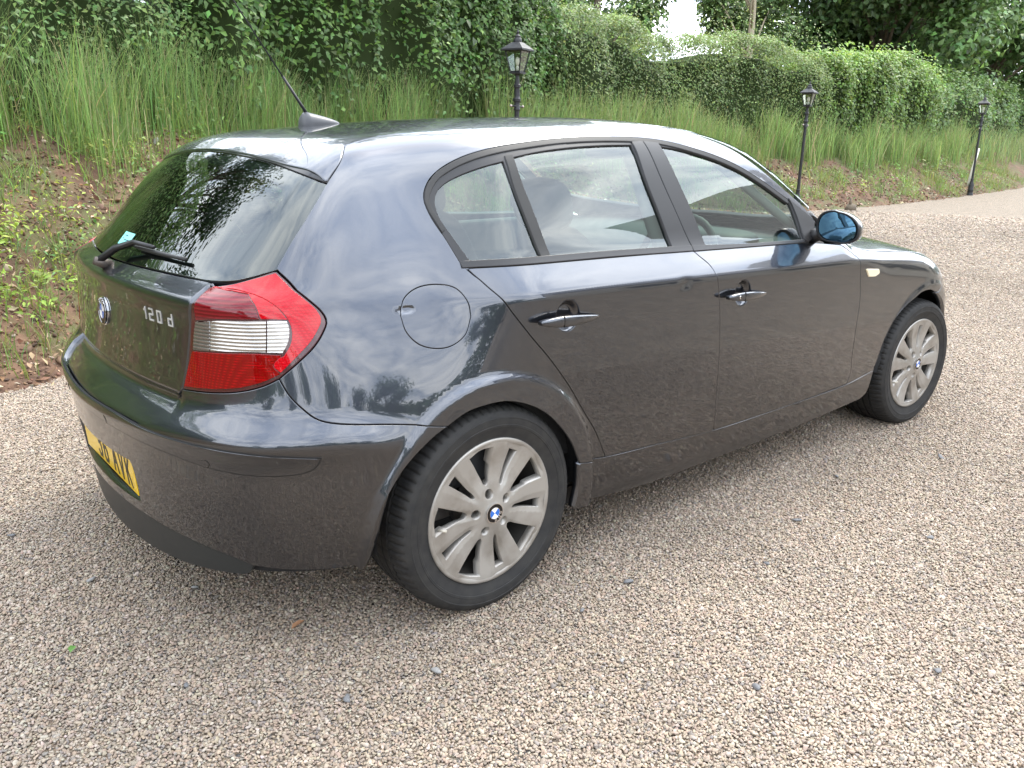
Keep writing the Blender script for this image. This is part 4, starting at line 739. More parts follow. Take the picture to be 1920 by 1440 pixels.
panel('rub_strip_dark_seam',[ru,mir(ru,c0),[(2*c0-a,b) for a,b in rl],rv(rl)],'wrap',dark,bumper,off=.0016,ins=-.0022,grid=.02,flange=.006)  # dark underlay added as the shadow line round the rub strip
rub=panel('rub_strip',[ru,mir(ru,c0),[(2*c0-a,b) for a,b in rl],rv(rl)],'wrap',paint,bumper,off=.0035,ins=.0015,grid=.014,flange=.008,lip=.0018)
for su,sv in K['sensors']+[(2*c0-a,b) for a,b in K['sensors']]:
    a=np.linspace(0,2*np.pi,25)[:-1]; panel('parking_sensor',np.stack([su+.0095*np.cos(a),sv-.004+.0095*np.sin(a)],1),'wrap',paint,rub,off=.0050,ins=0,flange=.004,grid=.02)
    panel('sensor_ring',np.stack([su+.0115*np.cos(a),sv-.004+.0115*np.sin(a)],1),'wrap',gloss,rub,off=.0040,ins=0,flange=.002,grid=.02)
# tailgate
tb=[(0,.7046)]+[(a,b) for a,b in K['tg_bot'][::-1] if a<-.1]
gb=[(-.5454,.9865)]+[(a,b) for a,b in K['glass_bot'][2:]][:-1]+[(0,.9885)]
tgh=[tb[:-2],tb[-3:],K['lamp_in'],K['lamp_in2'],gb]
lipr=[np.stack([np.arange(-.56,.561,.010)+.005*(k%2),np.full(113,zv)],1)[:113] for k,zv in enumerate((.925,.931,.937,.942,.947,.952,.957,.962,.968,.974))]
tailgate=panel('tailgate',tgh+[miry(s,0) for s in tgh[::-1]],'rear',paint,car,grid=.016,rows=lipr,flange=.022,step=.005)
gt=[(-.6203,1.2149),(-.5793,1.2309),(-.4713,1.2518),(-.343,1.2688),(-.1418,1.2827),(0,1.2865)]
gsh=[gb_ for gb_ in [[(0,.9905),(-.2517,.9918),(-.4131,.9911),(-.5189,.990),(-.5956,.9969),(-.6426,1.0119),(-.672,1.0262)],[(-.672,1.0262),(-.6652,1.0856),(-.6509,1.1355),(-.6338,1.1831),(-.6203,1.2149)],gt]]
gpoly=loop(*(gsh+[miry(s,0) for s in gsh[::-1]]))
panel('rear_window',gpoly,'rear',glass_r,tailgate,off=-.001,ins=.002,grid=.025,flange=.004)
a=np.array(gpoly)
def shrink(p,cx,sx,cz,sz): return np.stack([p[:,0]*sx,cz+(p[:,1]-cz)*sz],1)
inner=[[(0,1.025),(-.30,1.027),(-.45,1.045),(-.525,1.09)],[(-.525,1.09),(-.545,1.15),(-.54,1.19),(-.50,1.213)],[(-.50,1.213),(-.35,1.238),(-.15,1.252),(0,1.256)]]
panel('window_frit',gpoly,'rear',mat('frit',(.012,.010,.014),.35),tailgate,off=-.006,ins=.004,grid=.025,flange=.02,holes=[inner+[miry(s,0) for s in inner[::-1]]])
# heater wires
hw=MB()
for zv in np.linspace(1.045,1.235,12):
    yl=.53 if zv>1.08 else .47; yl=min(yl,.56-max(0,zv-1.17)*1.9); ys=np.linspace(-yl,yl,30); P=rays('rear',np.stack([ys,np.full(30,zv)],1)); P=P-grad(P)*.005
    hw.tube(P,.0006,4)
hw.build('heater_wires',mat('wire',(.10,.06,.05),.5),tailgate)
# roof spoiler
spf=[(-.2499,-.538),(-.2405,-.515),(-.232,-.40),(-.222,-.2),(-.218,0)]
spe=[(-.3433,-.6153),(-.372,-.5027),(-.385,-.3592),(-.392,-.1528),(-.393,0)]
sps=[rv(K['shut_t']),spf]
panel('roof_spoiler',[rv(K['shut_t']),spf,miry(spf,1),[(a,-b) for a,b in K['shut_t']],[(a,-b) for a,b in spe],rv(spe)],'top',paint,tailgate,off=.004,grid=.018,flange=.016,lip=.003)
ut=[(-.6203,1.2169),(-.5793,1.2329),(-.4713,1.2538),(-.343,1.2708),(-.1418,1.2847),(0,1.2885)]; uo=[(-.6143,1.2268),(-.5027,1.2609),(-.3592,1.2808),(-.1528,1.2977),(0,1.302)]
panel('spoiler_strip',[rv(ut),[ut[0],uo[0]],uo,miry(uo,0),[(-uo[0][0],uo[0][1]),(-ut[0][0],ut[0][1])],[(-a,b) for a,b in ut]],'rear',gloss,tailgate,off=-.001,ins=0,grid=.02)
# tail lamps
red=mat('lamp_red',(.50,.004,.008),.4,0,1.0,.01,0); redk=mat('lamp_red_smoked',(.13,.006,.010),.4,0,1.0,.01,0); redl=mat('lamp_red_deep',(.30,.004,.006),.4,0,1.0,.01,0)
clear=mat('lamp_clear',(.62,.60,.58),.16,.85,1.0,.01); cleard=mat('lamp_clear_shaded',(.26,.24,.23),.2,.8,1.0,.01)
def ribs(m,sx,sz,st,grid=False):
    n_,l_,b_=nodes(m); tx=n_.new('ShaderNodeTexCoord'); mp=n_.new('ShaderNodeMapping'); mp.inputs['Scale'].default_value=(sx,sx,sz); l_.new(tx.outputs['Object'],mp.inputs[0])
    sp=n_.new('ShaderNodeSeparateXYZ'); l_.new(mp.outputs[0],sp.inputs[0])
    def wave(o):
        s=n_.new('ShaderNodeMath'); s.operation='PINGPONG'; s.inputs[1].default_value=1; l_.new(o,s.inputs[0]); p=n_.new('ShaderNodeMath'); p.operation='POWER'; p.inputs[1].default_value=1.6; l_.new(s.outputs[0],p.inputs[0]); return p.outputs[0]
    h=wave(sp.outputs['Z'])
    if grid:
        ad=n_.new('ShaderNodeMath'); l_.new(sp.outputs['Y'],ad.inputs[0]); l_.new(sp.outputs['X'],ad.inputs[1]); w2=wave(ad.outputs[0]); mu=n_.new('ShaderNodeMath'); mu.operation='MULTIPLY'; l_.new(h,mu.inputs[0]); l_.new(w2,mu.inputs[1]); h=mu.outputs[0]
    bp=n_.new('ShaderNodeBump'); bp.inputs['Strength'].default_value=st; bp.inputs['Distance'].default_value=.004; l_.new(h,bp.inputs['Height']); l_.new(bp.outputs[0],b_.inputs['Normal'])
    return h,n_,l_,b_
for m,c1,c2,g in ((red,(.56,.004,.014),(.38,.0015,.006),True),(redl,(.34,.002,.004),(.16,.0008,.0015),True),(redk,(.17,.006,.012),(.11,.003,.006),False),(clear,(.62,.60,.57),(.30,.28,.26),False),(cleard,(.30,.28,.265),(.15,.14,.13),False)):
    h,n_,l_,b_=ribs(m,300 if g else 1,300 if g else 230,.45 if not g else .25,g)
    mx_=n_.new('ShaderNodeMix'); mx_.data_type='RGBA'; mx_.inputs['A'].default_value=(*c2,1); mx_.inputs['B'].default_value=(*c1,1); l_.new(h,mx_.inputs['Factor']); l_.new(mx_.outputs['Result'],b_.inputs['Base Color'])
full=[K['lamp_out'],K['lamp_bot'],K['lamp_in_u'],K['lamp_in2_u'],K['lamp_top']]
lamp,lampl=both('tail_lamp',full,'wrap',mat('lamp_housing',(.05,.004,.006),.25,0,1.0),car,off=-.002,ins=.004,grid=.016,flange=.02,lip=.003)
bt,bb,arc=K['lamp_band_top'],K['lamp_band_bot'],K['lamp_arc']
arcin=[arc[k] for k in range(8)]
# ring of bright red round the outside
outer=inset(loop(*full),.006)
def sub(name,segs,m,off,grid=.014,ins=.0012): panel(name,segs,'wrap',m,lamp,off=off,ins=ins,grid=grid,flange=.005,mirror=lampl,lip=.0008)
o_=inset(loop(*full),.007)
# split the lens: outer red crescent, upper smoked and bright fields, clear band in three, lower red field
lo_=[(-.5455,.7900),(-.5848,.7715),(-.6362,.7550),(-.7044,.7425),(-.8040,.7300)]
sub('lens_outer',[[(-.700,.9795),(-.6481,.9855),(-.5936,.9945),(-.5385,1.0035)],[(-.5385,1.0035),(-.508,.983),(-.4765,.9555),(-.4535,.930),(-.4465,.909),(-.456,.889),(-.478,.859),(-.513,.8245),(-.5455,.7925)],[(-.5455,.7925),(-.56,.81),(-.5395,.8352)],rv(arc)+[(-.700,.9795)]],red,.0015,grid=.010)
sub('lens_lower',[[(-.5395,.8335),(-.5721,.8365),(-.6116,.8376),(-.6873,.8326),(-.7645,.8250)],[(-.7645,.8250),(-.775,.800),(-.788,.770),(-.8040,.7300)],rv(lo_),[(-.5455,.7900),(-.56,.81),(-.5395,.8335)]],redl,.0015,grid=.010)
sub('lens_upper',[arc[:5]+[(-.5200,.9149)],[(-.5200,.9149),(-.567,.9182),(-.5803,.9184)],[(-.5803,.9184),(-.590,.950),(-.606,.9735)],[(-.606,.9735),(-.6732,.9795)]],red,.0012,grid=.010)
sub('lens_smoked',[[(-.678,.979),(-.606,.9725)],[(-.606,.9725),(-.591,.950),(-.5815,.9184)],[(-.5815,.9184),(-.6062,.9183),(-.6735,.9161),(-.742,.9056)],[(-.742,.9056),(-.739,.947),(-.705,.978),(-.678,.979)]],redk,.0012,grid=.010)
sub('lens_clear',[[(-.744,.9016),(-.70,.9085)],[(-.70,.9085),(-.708,.8335)],[(-.708,.8335),(-.7610,.8290)],[(-.7610,.8290),(-.7535,.87),(-.744,.9016)]],cleard,.0015,grid=.010)
sub('lens_clear',[[(-.699,.9088),(-.6735,.9125),(-.6062,.9147),(-.5681,.9147)],[(-.5681,.9147),(-.5730,.8405)],[(-.5730,.8405),(-.6116,.8412),(-.6873,.8362),(-.707,.8336)],[(-.707,.8336),(-.699,.9088)]],clear,.0012,grid=.010)
sub('lens_clear',[[(-.5670,.9147),(-.5235,.9125)],[(-.5235,.9125),(-.5195,.8948),(-.5240,.8646),(-.5380,.8385)],[(-.5380,.8385),(-.5719,.8402)],[(-.5719,.8402),(-.5670,.9147)]],mat('lamp_clear_bright',(.50,.49,.47),.25,.4,1.0),.0018,grid=.010)
ribs(MATS['lamp_clear_bright'],1,230,.4)
# --- roof, windscreen, bonnet, nose
rs=topxy(roof_side); rs=[rs[0]]+[p for p in rs if -.23<p[0]<1.10]+[(1.10,-.575)]
rs=[(a,b-.0) for a,b in rs]
hdr=[(1.10,-.575),(1.135,-.45),(1.16,-.22),(1.168,0)]
rear_e=[(-.2417,-.526),(-.228,-.40),(-.216,-.2),(-.213,0)]
panel('roof_panel',[rs,hdr,miry(hdr,1),miry(rs,1),[(a,-b) for a,b in rear_e],rv(rear_e)],'top',paint,car,grid=.028,flange=.01,off=-.001,lip=.0035)
ap=[(a,b+.012) for a,b in K['apillar']]
ws=[[(1.165,-.592)]+ap[1:-1]+[(1.70,-.752)],[(1.70,-.752),(1.83,-.60),(1.93,-.35),(1.965,0)]]
hd2=[(1.165,-.592),(1.172,-.45),(1.19,-.22),(1.196,0)]
panel('windscreen',[rv(hd2),ws[0],ws[1],miry(ws[1],1),miry(ws[0],1),miry(rv(hd2),1)],'top',glass,car,off=-.002,grid=.04,flange=.006)
hs=topxy(K['hood_seam']+[(2.70,.832),(2.84,.79)]); 
cw=[(1.9933,hs[0][1]),(2.02,-.5),(2.06,-.25),(2.07,0)]
hn=[hs[-1],(3.08,-.50),(3.26,-.28),(3.30,0)]
hood=panel('bonnet',[hs,hn,miry(hn,1),miry(hs,1),miry(cw,1)[::-1][::-1],rv(cw)[::-1][:0] or rv(cw)][:4]+[[(a,-b) for a,b in cw],rv(cw)],'top',paint,car,grid=.035,flange=.02) if False else panel('bonnet',[hs,hn,miry(hn,1),miry(hs,1),[(a,-b) for a,b in cw],rv(cw)],'top',paint,car,grid=.035,flange=.02)
cwl=[(1.72,-.762),(1.84,-.615),(1.94,-.36),(1.975,0)]
panel('scuttle',[cwl,miry(cwl,1),[(1.72,.762),(1.985,.765)],[(a-.008,-b) for a,b in cw],[(a-.008,b) for a,b in rv(cw)],[(1.985,-.765),(1.72,-.762)]],'top',trimb,car,off=-.008,grid=.05)
hl=[[(2.835,.785),(2.98,.790),(3.22,.752)],[(3.22,.752),(3.34,.70),(3.31,.655)],[(3.31,.655),(3.10,.655),(2.93,.69),(2.80,.7150)],[(2.80,.7150),(2.835,.785)]]
hlm,hlml=both('headlamp',hl,'wrap',mat('headlamp_clear',(.7,.72,.74),.06,.4,1.0),car,grid=.02)
arcf=[(2.717,.6543),(2.80,.605),(2.88,.52),(2.93,.42),(2.945,.30),(2.94,.235)]
fb=[[(2.7331,.6496),(2.7795,.6766),(2.80,.7150)],rv(hl[2])[0:] ,[(3.31,.655),(3.345,.70),(3.24,.752)],[(3.24,.752),(3.45,.755),(UF,.757)]]
fbh=fb+[mir(s,UF) for s in fb[::-1]]
fbot=[(2.94,.235),(3.2,.215),(UF,.205)]
panel('front_bumper',[rv(arcf)]+fbh+[[(2*UF-a,b) for a,b in arcf],[(2*UF-a,b) for a,b in fbot],rv(fbot)],'wrap',paint,car,grid=.03,flange=.03)
for s in (1,-1):
    g=[[(UF-s*.02,.70),(UF-s*.03,.735),(UF-s*.22,.735),(UF-s*.25,.70)],[(UF-s*.25,.70),(UF-s*.22,.615),(UF-s*.04,.610),(UF-s*.02,.70)]]
    panel('kidney_grille',g,'wrap',gloss,car,off=.004,grid=.03)
panel('air_intake',[[(UF-.45,.25),(UF-.42,.40),(UF,.42),(UF+.42,.40),(UF+.45,.25)],[(UF+.45,.25),(UF,.24),(UF-.45,.25)]],'wrap',trimb,car,off=.003,grid=.05)
# side repeater
ind=K['indic']; both('side_repeater',[[ind[0],ind[1]],[ind[1],ind[2],ind[3]],[ind[3],ind[4]],[ind[4],ind[0]]],'wrap',mat('repeater_lens',(.80,.70,.50),.25,0,.6),car,off=.006,ins=0,grid=.01,flange=.006,lip=.002)
# --- dark inner shell, floor, wheel housings
us=np.arange(UC,UF+.02,.02); vs=np.arange(.235,.956,.03); G=np.stack(np.meshgrid(us,vs,indexing='ij'),-1).reshape(-1,2)
P=surf(G); P=P-grad(P)*.028; nU,nV=len(us),len(vs); fc=[]
rr=np.minimum(np.hypot(P[:,0],P[:,2]-.306),np.hypot(P[:,0]-2.66,P[:,2]-.306))
rr=np.where(np.abs(P[:,1])<.45,9,rr); lo_ok=~((rr<.375)|((np.abs(P[:,2])<.31)&(rr<.43)))
for i in range(nU-1):
    for j in range(nV-1):
        q=[i*nV+j,(i+1)*nV+j,(i+1)*nV+j+1,i*nV+j+1]
        if lo_ok[q].all(): fc.append(q)
fc=np.array(fc); Pm=P*np.array([1,-1,1])
mk('body_shell',np.vstack([P,Pm]),np.vstack([fc,fc[:,::-1]+len(P)]),dark,car)
fl=MB(); fl.box((1.33,0,.19),(1.86,1.44,.06)); fl.box((-.10,0,.22),(.95,1.04,.05)); fl.box((2.75,0,.205),(.98,1.08,.05)); fl.build('underbody',dark,car,False)
for xw in (0,2.66):
    for sg in (1,-1):
        a=np.linspace(R(-4),R(184),40); ring=[]
        for yy,rd_ in ((.825,.366),(.80,.370),(.56,.370),(.56,.02)): ring.append(np.stack([xw+rd_*np.cos(a),np.full(40,-sg*yy),.306+rd_*np.sin(a)],1))
        v=np.concatenate(ring); f=[(k*40+i,k*40+i+1,(k+1)*40+i+1,(k+1)*40+i) for k in range(3) for i in range(39)]
        mk('wheel_housing',v,f,dark,car)
# --- wheels
rimm=mat('alloy',(.50,.48,.455),.38,.45); tyrem=mat('tyre_rubber',(.034,.034,.035),.72); bolt_m=mat('wheel_bolt',(.20,.19,.18),.4,.8); discm=mat('brake_disc',(.25,.24,.23),.35,.9)
n_,l_,b_=nodes(tyrem); tx=n_.new('ShaderNodeTexCoord'); no=n_.new('ShaderNodeTexNoise'); no.inputs['Scale'].default_value=30; no.inputs['Detail'].default_value=8; l_.new(tx.outputs['Object'],no.inputs['Vector'])
rp=n_.new('ShaderNodeValToRGB'); rp.color_ramp.elements[0].color=(.013,.013,.0135,1); rp.color_ramp.elements[1].color=(.034,.032,.029,1); rp.color_ramp.elements[0].position=.30; rp.color_ramp.elements[1].position=.85; l_.new(no.outputs['Fac'],rp.inputs[0]); l_.new(rp.outputs[0],b_.inputs['Base Color'])
n_,l_,b_=nodes(rimm); tx=n_.new('ShaderNodeTexCoord'); no=n_.new('ShaderNodeTexNoise'); no.inputs['Scale'].default_value=9; no.inputs['Detail'].default_value=7; l_.new(tx.outputs['Object'],no.inputs['Vector'])
rp=n_.new('ShaderNodeValToRGB'); rp.color_ramp.elements[0].color=(.23,.205,.175,1); rp.color_ramp.elements[1].color=(.37,.35,.32,1); rp.color_ramp.elements[0].position=.30; rp.color_ramp.elements[1].position=.56; l_.new(no.outputs['Fac'],rp.inputs[0]); l_.new(rp.outputs[0],b_.inputs['Base Color'])
# local wheel frame: axis along -Y (outboard face at negative y); built in (a,b) = (x,z) plane, h = outboard height
def wheel_h(r,th):
    h=cspline([0,.03,.05,.075,.11,.15,.185,.20,.208],[.028,.027,.022,.016,.010,.010,.014,.016,.017])(r)
    ph=np.mod(th-TH0,R(36))/R(36); crown=np.sin(np.pi*ph)**2
    return h+(.0045*sstep(.045,.10,r)*(np.minimum(crown*1.6,1)-.5))
TH0=R(101)     # middle of a wide opening; narrow slots sit 36 degrees on
def wsurf(q):
    r=np.hypot(q[:,0],q[:,1]); th=np.arctan2(q[:,1],q[:,0]); e=5e-4
    def hh(a): return wheel_h(np.hypot(a[:,0],a[:,1]),np.arctan2(a[:,1],a[:,0]))
    h=hh(q); hx=(hh(q+[e,0])-hh(q-[e,0]))/(2*e); hy=(hh(q+[0,e])-hh(q-[0,e]))/(2*e)
    n=np.stack([-hx,-np.ones(len(q)),-hy],1); n=np.stack([-hx,-np.ones_like(hx),-hy],1); n/=np.linalg.norm(n,axis=1,keepdims=True)
    return np.stack([q[:,0],-h,q[:,1]],1),n
def pol(pts,th): 
    c,s=math.cos(th),math.sin(th); return [(r*math.cos(th+R(d)),r*math.sin(th+R(d))) for r,d in pts]
wide=lambda th:[pol([(.084,0),(.091,-5.5),(.115,-8.2),(.155,-11.2),(.1985,-13.0)],th),pol([(.1985,-13.0),(.1995,0),(.1985,13.0)],th),pol([(.1985,13.0),(.155,10.6),(.115,7.6),(.091,5.2),(.084,0)],th)]
slot=lambda th:[pol([(.078,0),(.084,-3.4),(.12,-4.4),(.190,-5.8)],th),pol([(.190,-5.8),(.190,4.4)],th),pol([(.190,4.4),(.12,3.8),(.084,3.4),(.078,0)],th)]
holes=[]
for k in range(5):
    holes.append(loop(*wide(TH0+k*R(72)),step=.006)); holes.append(loop(*slot(TH0+R(36)+k*R(72)),step=.006))
    a=np.linspace(0,2*np.pi,19)[:-1]; c=(.0590*math.cos(TH0+k*R(72)),.0590*math.sin(TH0+k*R(72))); holes.append(np.stack([c[0]+.0155*np.cos(a),c[1]+.0155*np.sin(a)],1))
a=np.linspace(0,2*np.pi,201)[:-1]; disc=np.stack([.2075*np.cos(a),.2075*np.sin(a)],1)
hs_=[inset(h,0) for h in holes]
V,T=tri(disc,hs_,.0065); Pw,nw=wsurf(V); Pw,nw,T=skin(Pw,nw,T,.030,.0014)
face=(Pw,nw,T)
rimp=[(.2050,.016),(.2085,.0185),(.2150,.0200),(.2190,.0190),(.2205,.0150),(.2200,.006),(.2060,.001),(.2030,-.02),(.190,-.06),(.188,-.15),(.205,-.17),(.215,-.178)]
tp=[(.2150,.012),(.2185,.0165),(.2225,.0150),(.2300,.0170),(.2480,.0235),(.2535,.0248),(.2545,.0262),(.2610,.0272),(.2620,.0262),(.2700,.0270),(.2790,.0264),(.2798,.0274),(.2830,.0270),(.2838,.0258),(.2880,.0245),(.2985,.0185),(.3045,.0110),(.3085,.0010),(.3110,-.012),(.3125,-.026)]
w_t=.205
def tyre_mesh(seg=300):
    prof=[(r,h) for r,h in tp]
    # tread with four grooves
    y=-.026; edges=[]
    tread=[]
    for gpos in (.040,.075,.115,.150): tread+=[(.3145,-gpos+.0045+.0),(.3075,-gpos+.0035),(.3075,-gpos-.0035),(.3145,-gpos-.0045)]
    prof=prof+tread+[(.3125,-.164),(.3110,-.178),(.3085,-.191),(.3045,-.201),(.2985,-.2085),(.2880,-.2145),(.2700,-.217),(.2480,-.2135),(.2300,-.207),(.2150,-.202)]
    an=np.arange(seg)*2*np.pi/seg; pr=np.array(prof); Rr=np.repeat(pr[:,0:1],seg,1); H=np.repeat(pr[:,1:2],seg,1)
    rad=Rr.copy(); sel=(pr[:,0]>.3040)&(pr[:,0]<.3146)&(pr[:,1]>-.04)
    for i in np.where(sel)[0]: rad[i,0::4]-=.0042
    sel=(pr[:,0]>.3040)&(pr[:,1]<-.15)
    for i in np.where(sel)[0]: rad[i,2::4]-=.0042
    sel=(pr[:,0]>.314)&(pr[:,1]<-.04)&(pr[:,1]>-.15)
    for i in np.where(sel)[0]: rad[i,1::6]-=.002
    v=np.stack([rad*np.cos(an),-H,rad*np.sin(an)],-1); 
    # flattened by the load at the bottom
    zz=v[...,2]; dz=np.maximum(-.3045-zz,0); v[...,2]=zz+dz*.85
    v=v.reshape(-1,3); f=[]
    for i in range(len(pr)-1):
        for j in range(seg): k=(j+1)%seg; f.append((i*seg+j,i*seg+k,(i+1)*seg+k,(i+1)*seg+j))
    return v,np.array(f)
tv,tf=tyre_mesh()
tme=None
def roundel(parent,o,ax,ay,n,r,flip=False):
    """blue and white quartered roundel with a black ring and lettering"""
    o=np.array(o,float); ax=np.array(ax,float); ay=np.array(ay,float); n=np.array(n,float)
    def flat(name,polys,m,h):
        mb=MB()
        for p in polys:
            p=np.array(p); top=o+p[:,0:1]*r*ax+p[:,1:2]*r*ay+n*h; k=len(p); botm=top-n*.0015
            f=[tuple(range(k))]+[(i,(i+1)%k,k+(i+1)%k,k+i)[::-1] for i in range(k)]
            mb.add(np.vstack([top,botm]),f)
        return mb.build(name,m,parent,False)
    def ringp(r0,r1,k=40):
        a=np.linspace(0,2*np.pi,k+1); return [[(r0*math.cos(a[i]),r0*math.sin(a[i])),(r1*math.cos(a[i]),r1*math.sin(a[i])),(r1*math.cos(a[i+1]),r1*math.sin(a[i+1])),(r0*math.cos(a[i+1]),r0*math.sin(a[i+1]))] for i in range(k)]
    def quad(k,r1):
        a=np.linspace(k*np.pi/2,(k+1)*np.pi/2,9); return [(0,0)]+[(r1*math.cos(t),r1*math.sin(t)) for t in a]
    flat('badge_rim',ringp(.93,1.0),chrome,.0034); flat('badge_ring',ringp(.60,.93),gloss,.0026); flat('badge_inner_rim',ringp(.56,.60),chrome,.0030)
    flat('badge_field_blue',[quad(1,.56),quad(3,.56)],mat('badge_blue',(.01,.12,.48),.2,0,1.0),.0026)
    flat('badge_field_white',[quad(0,.56),quad(2,.56)],mat('badge_white',(.75,.76,.78),.2,0,1.0),.0026)
    for ch,ang in (('B',128),('M',90),('W',52)):
        letter(ch,parent,o+r*.765*(math.cos(R(ang))*ax+math.sin(R(ang))*ay)+n*.0028,math.cos(R(ang-90))*ax+math.sin(R(ang-90))*ay,-math.sin(R(ang-90))*ax+math.cos(R(ang-90))*ay,r*.30,chrome,name='badge_letter')
STROKES={'B':[[(0,0),(0,1)],[(0,1),(.5,1),(.6,.88),(.6,.65),(.48,.53),(0,.53)],[(.48,.53),(.65,.4),(.65,.12),(.5,0),(0,0)]],
 'M':[[(0,0),(0,1),(.38,.3),(.76,1),(.76,0)]],'W':[[(0,1),(.22,0),(.45,.8),(.68,0),(.9,1)]],
 '1':[[(.05,.78),(.3,1),(.3,0)]],'2':[[(0,1),(.6,1),(.6,.52),(0,.52),(0,0),(.6,0)]],'0':[[(0,0),(0,1),(.6,1),(.6,0),(0,0)]],'d':[[(.6,1),(.6,0),(0,0),(0,.58),(.6,.58)]],
 'A':[[(0,0),(.38,1),(.76,0)],[(.14,.36),(.62,.36)]],'V':[[(0,1),(.36,0),(.72,1)]],'K':[[(0,0),(0,1)],[(.62,1),(0,.42)],[(.22,.58),(.66,0)]],'X':[[(0,0),(.66,1)],[(0,1),(.66,0)]],'S':[[(.62,.86),(.5,1),(.12,1),(0,.86),(0,.64),(.12,.54),(.5,.46),(.62,.36),(.62,.14),(.5,0),(.12,0),(0,.14)]],'3':[[(0,.88),(.14,1),(.48,1),(.62,.86),(.62,.66),(.48,.54),(.25,.54)],[(.48,.54),(.62,.42),(.62,.14),(.48,0),(.14,0),(0,.12)]],
 '5':[[(.6,1),(.06,1),(.02,.55),(.45,.6),(.62,.45),(.62,.14),(.48,0),(.12,0),(0,.1)]],'6':[[(.58,.9),(.45,1),(.15,1),(0,.86),(0,.14),(.14,0),(.48,0),(.62,.14),(.62,.42),(.48,.56),(.12,.56),(0,.46)]]}
def letter(ch,parent,o,ax,ay,h,m,name='letter',thick=.17,depth=.0016,wscale=1.0,conform=None):
    """raised stroke letter standing on a plane"""
    mb=MB(); n=np.cross(ax,ay); n/=np.linalg.norm(n); wd=max(p[0] for s in STROKES[ch] for p in s)
    for s in STROKES[ch]:
        p=np.array(s,float); p[:,0]=(p[:,0]-wd/2)*wscale; p[:,1]-=.5
        for i in range(len(p)-1):
            d=p[i+1]-p[i]; L=np.linalg.norm(d); d/=L; q=np.array([-d[1],d[0]])*thick/2; a0=p[i]-d*thick/2*.98; a1=p[i+1]+d*thick/2*.98
            c=np.array([a0+q,a0-q,a1-q,a1+q])*h; dd=depth*(1+.04*i)
            base=o+c[:,0:1]*ax+c[:,1:2]*ay; top=base+n*dd
            mb.add(np.vstack([base,top]),[(4,5,6,7),(0,1,5,4),(1,2,6,5),(2,3,7,6),(3,0,4,7)])
    if conform: mb.v=[conform(v) for v in mb.v]
    return mb.build(name,m,parent,False)
def make_wheel(loc,side,steer=0,spin=0):
    wh=empty('wheel',loc,car); wh.rotation_euler=(0,0,steer+(math.pi if side<0 else 0))
    t=mk('tyre',tv,tf[:,::-1].copy(),tyrem,wh); t.data.set_sharp_from_angle(angle=R(28))
    # rim face turned by the wheel's own angle
    sp_=Matrix.Rotation(spin,3,'Y'); S=np.array(sp_)
    rim=mk('rim',face[0]@S.T,face[2],rimm,wh,True,face[1]@S.T)
    mb=MB(); mb.lathe([(r,h) for r,h in rimp],96,axis='y',cap=False); rb=mb.build('rim_barrel',[rimm,mat('barrel_gap_shade',(.045,.042,.038),.6,.3)],rim)  # inner barrel coloured dark to put shade into the spoke gaps
    for pp in rb.data.polygons:
        if pp.index>=96*6: pp.material_index=1; rb.data.flip_normals()
    for k in range(5):
        th=TH0+k*R(72)+spin*0; c=np.array([.059*math.cos(th),0,.059*math.sin(th)])@S.T
        b=MB(); b.lathe([(.0,-.002),(.008,-.002),(.011,-.006),(.011,-.03)],6,axis='y'); b.v=[b.v[0]+c]; b.build('wheel_bolt',bolt_m,rim,False)
    cp=MB(); cp.lathe([(.0,.0285),(.030,.0285),(.0335,.027),(.0345,.022)],40,axis='y'); cap=cp.build('centre_cap',rimm,rim,True,40)
    S2=np.array(Matrix.Rotation(spin+R(135),3,'Y')); ca=S2@np.array([1,0,0.]); cb=S2@np.array([0,0,1.]); 
    roundel(rim,(0,-.0290,0),ca,cb,(0,-1,0),.030)
    d=MB(); d.lathe([(.02,-.07),(.075,-.07),(.08,-.085),(.150,-.085),(.150,-.105),(.02,-.105)],48,axis='y'); d.build('brake_disc',discm,wh,True,30)
    c=MB(); c.box((.11,.100,.05),(.09,.07,.13),bev=.012); c.build('brake_caliper',mat('caliper',(.10,.095,.09),.6,.5),wh)
    v=MB(); v.tube([S@np.array([-.175,.0,-.012]),S@np.array([-.163,-.022,-.010])],.004,8); v.build('valve',mat('valve_cap',(.5,.46,.38),.5),rim)
    return wh
HUB=.306
for (x,s_,st,sp_) in ((0,1,0,0.0),(2.66,1,-R(3.4),R(-22)),(0,-1,0,.4),(2.66,-1,-R(3.4),1.1)):
    make_wheel((x,-s_*.831,HUB),s_,st,sp_)
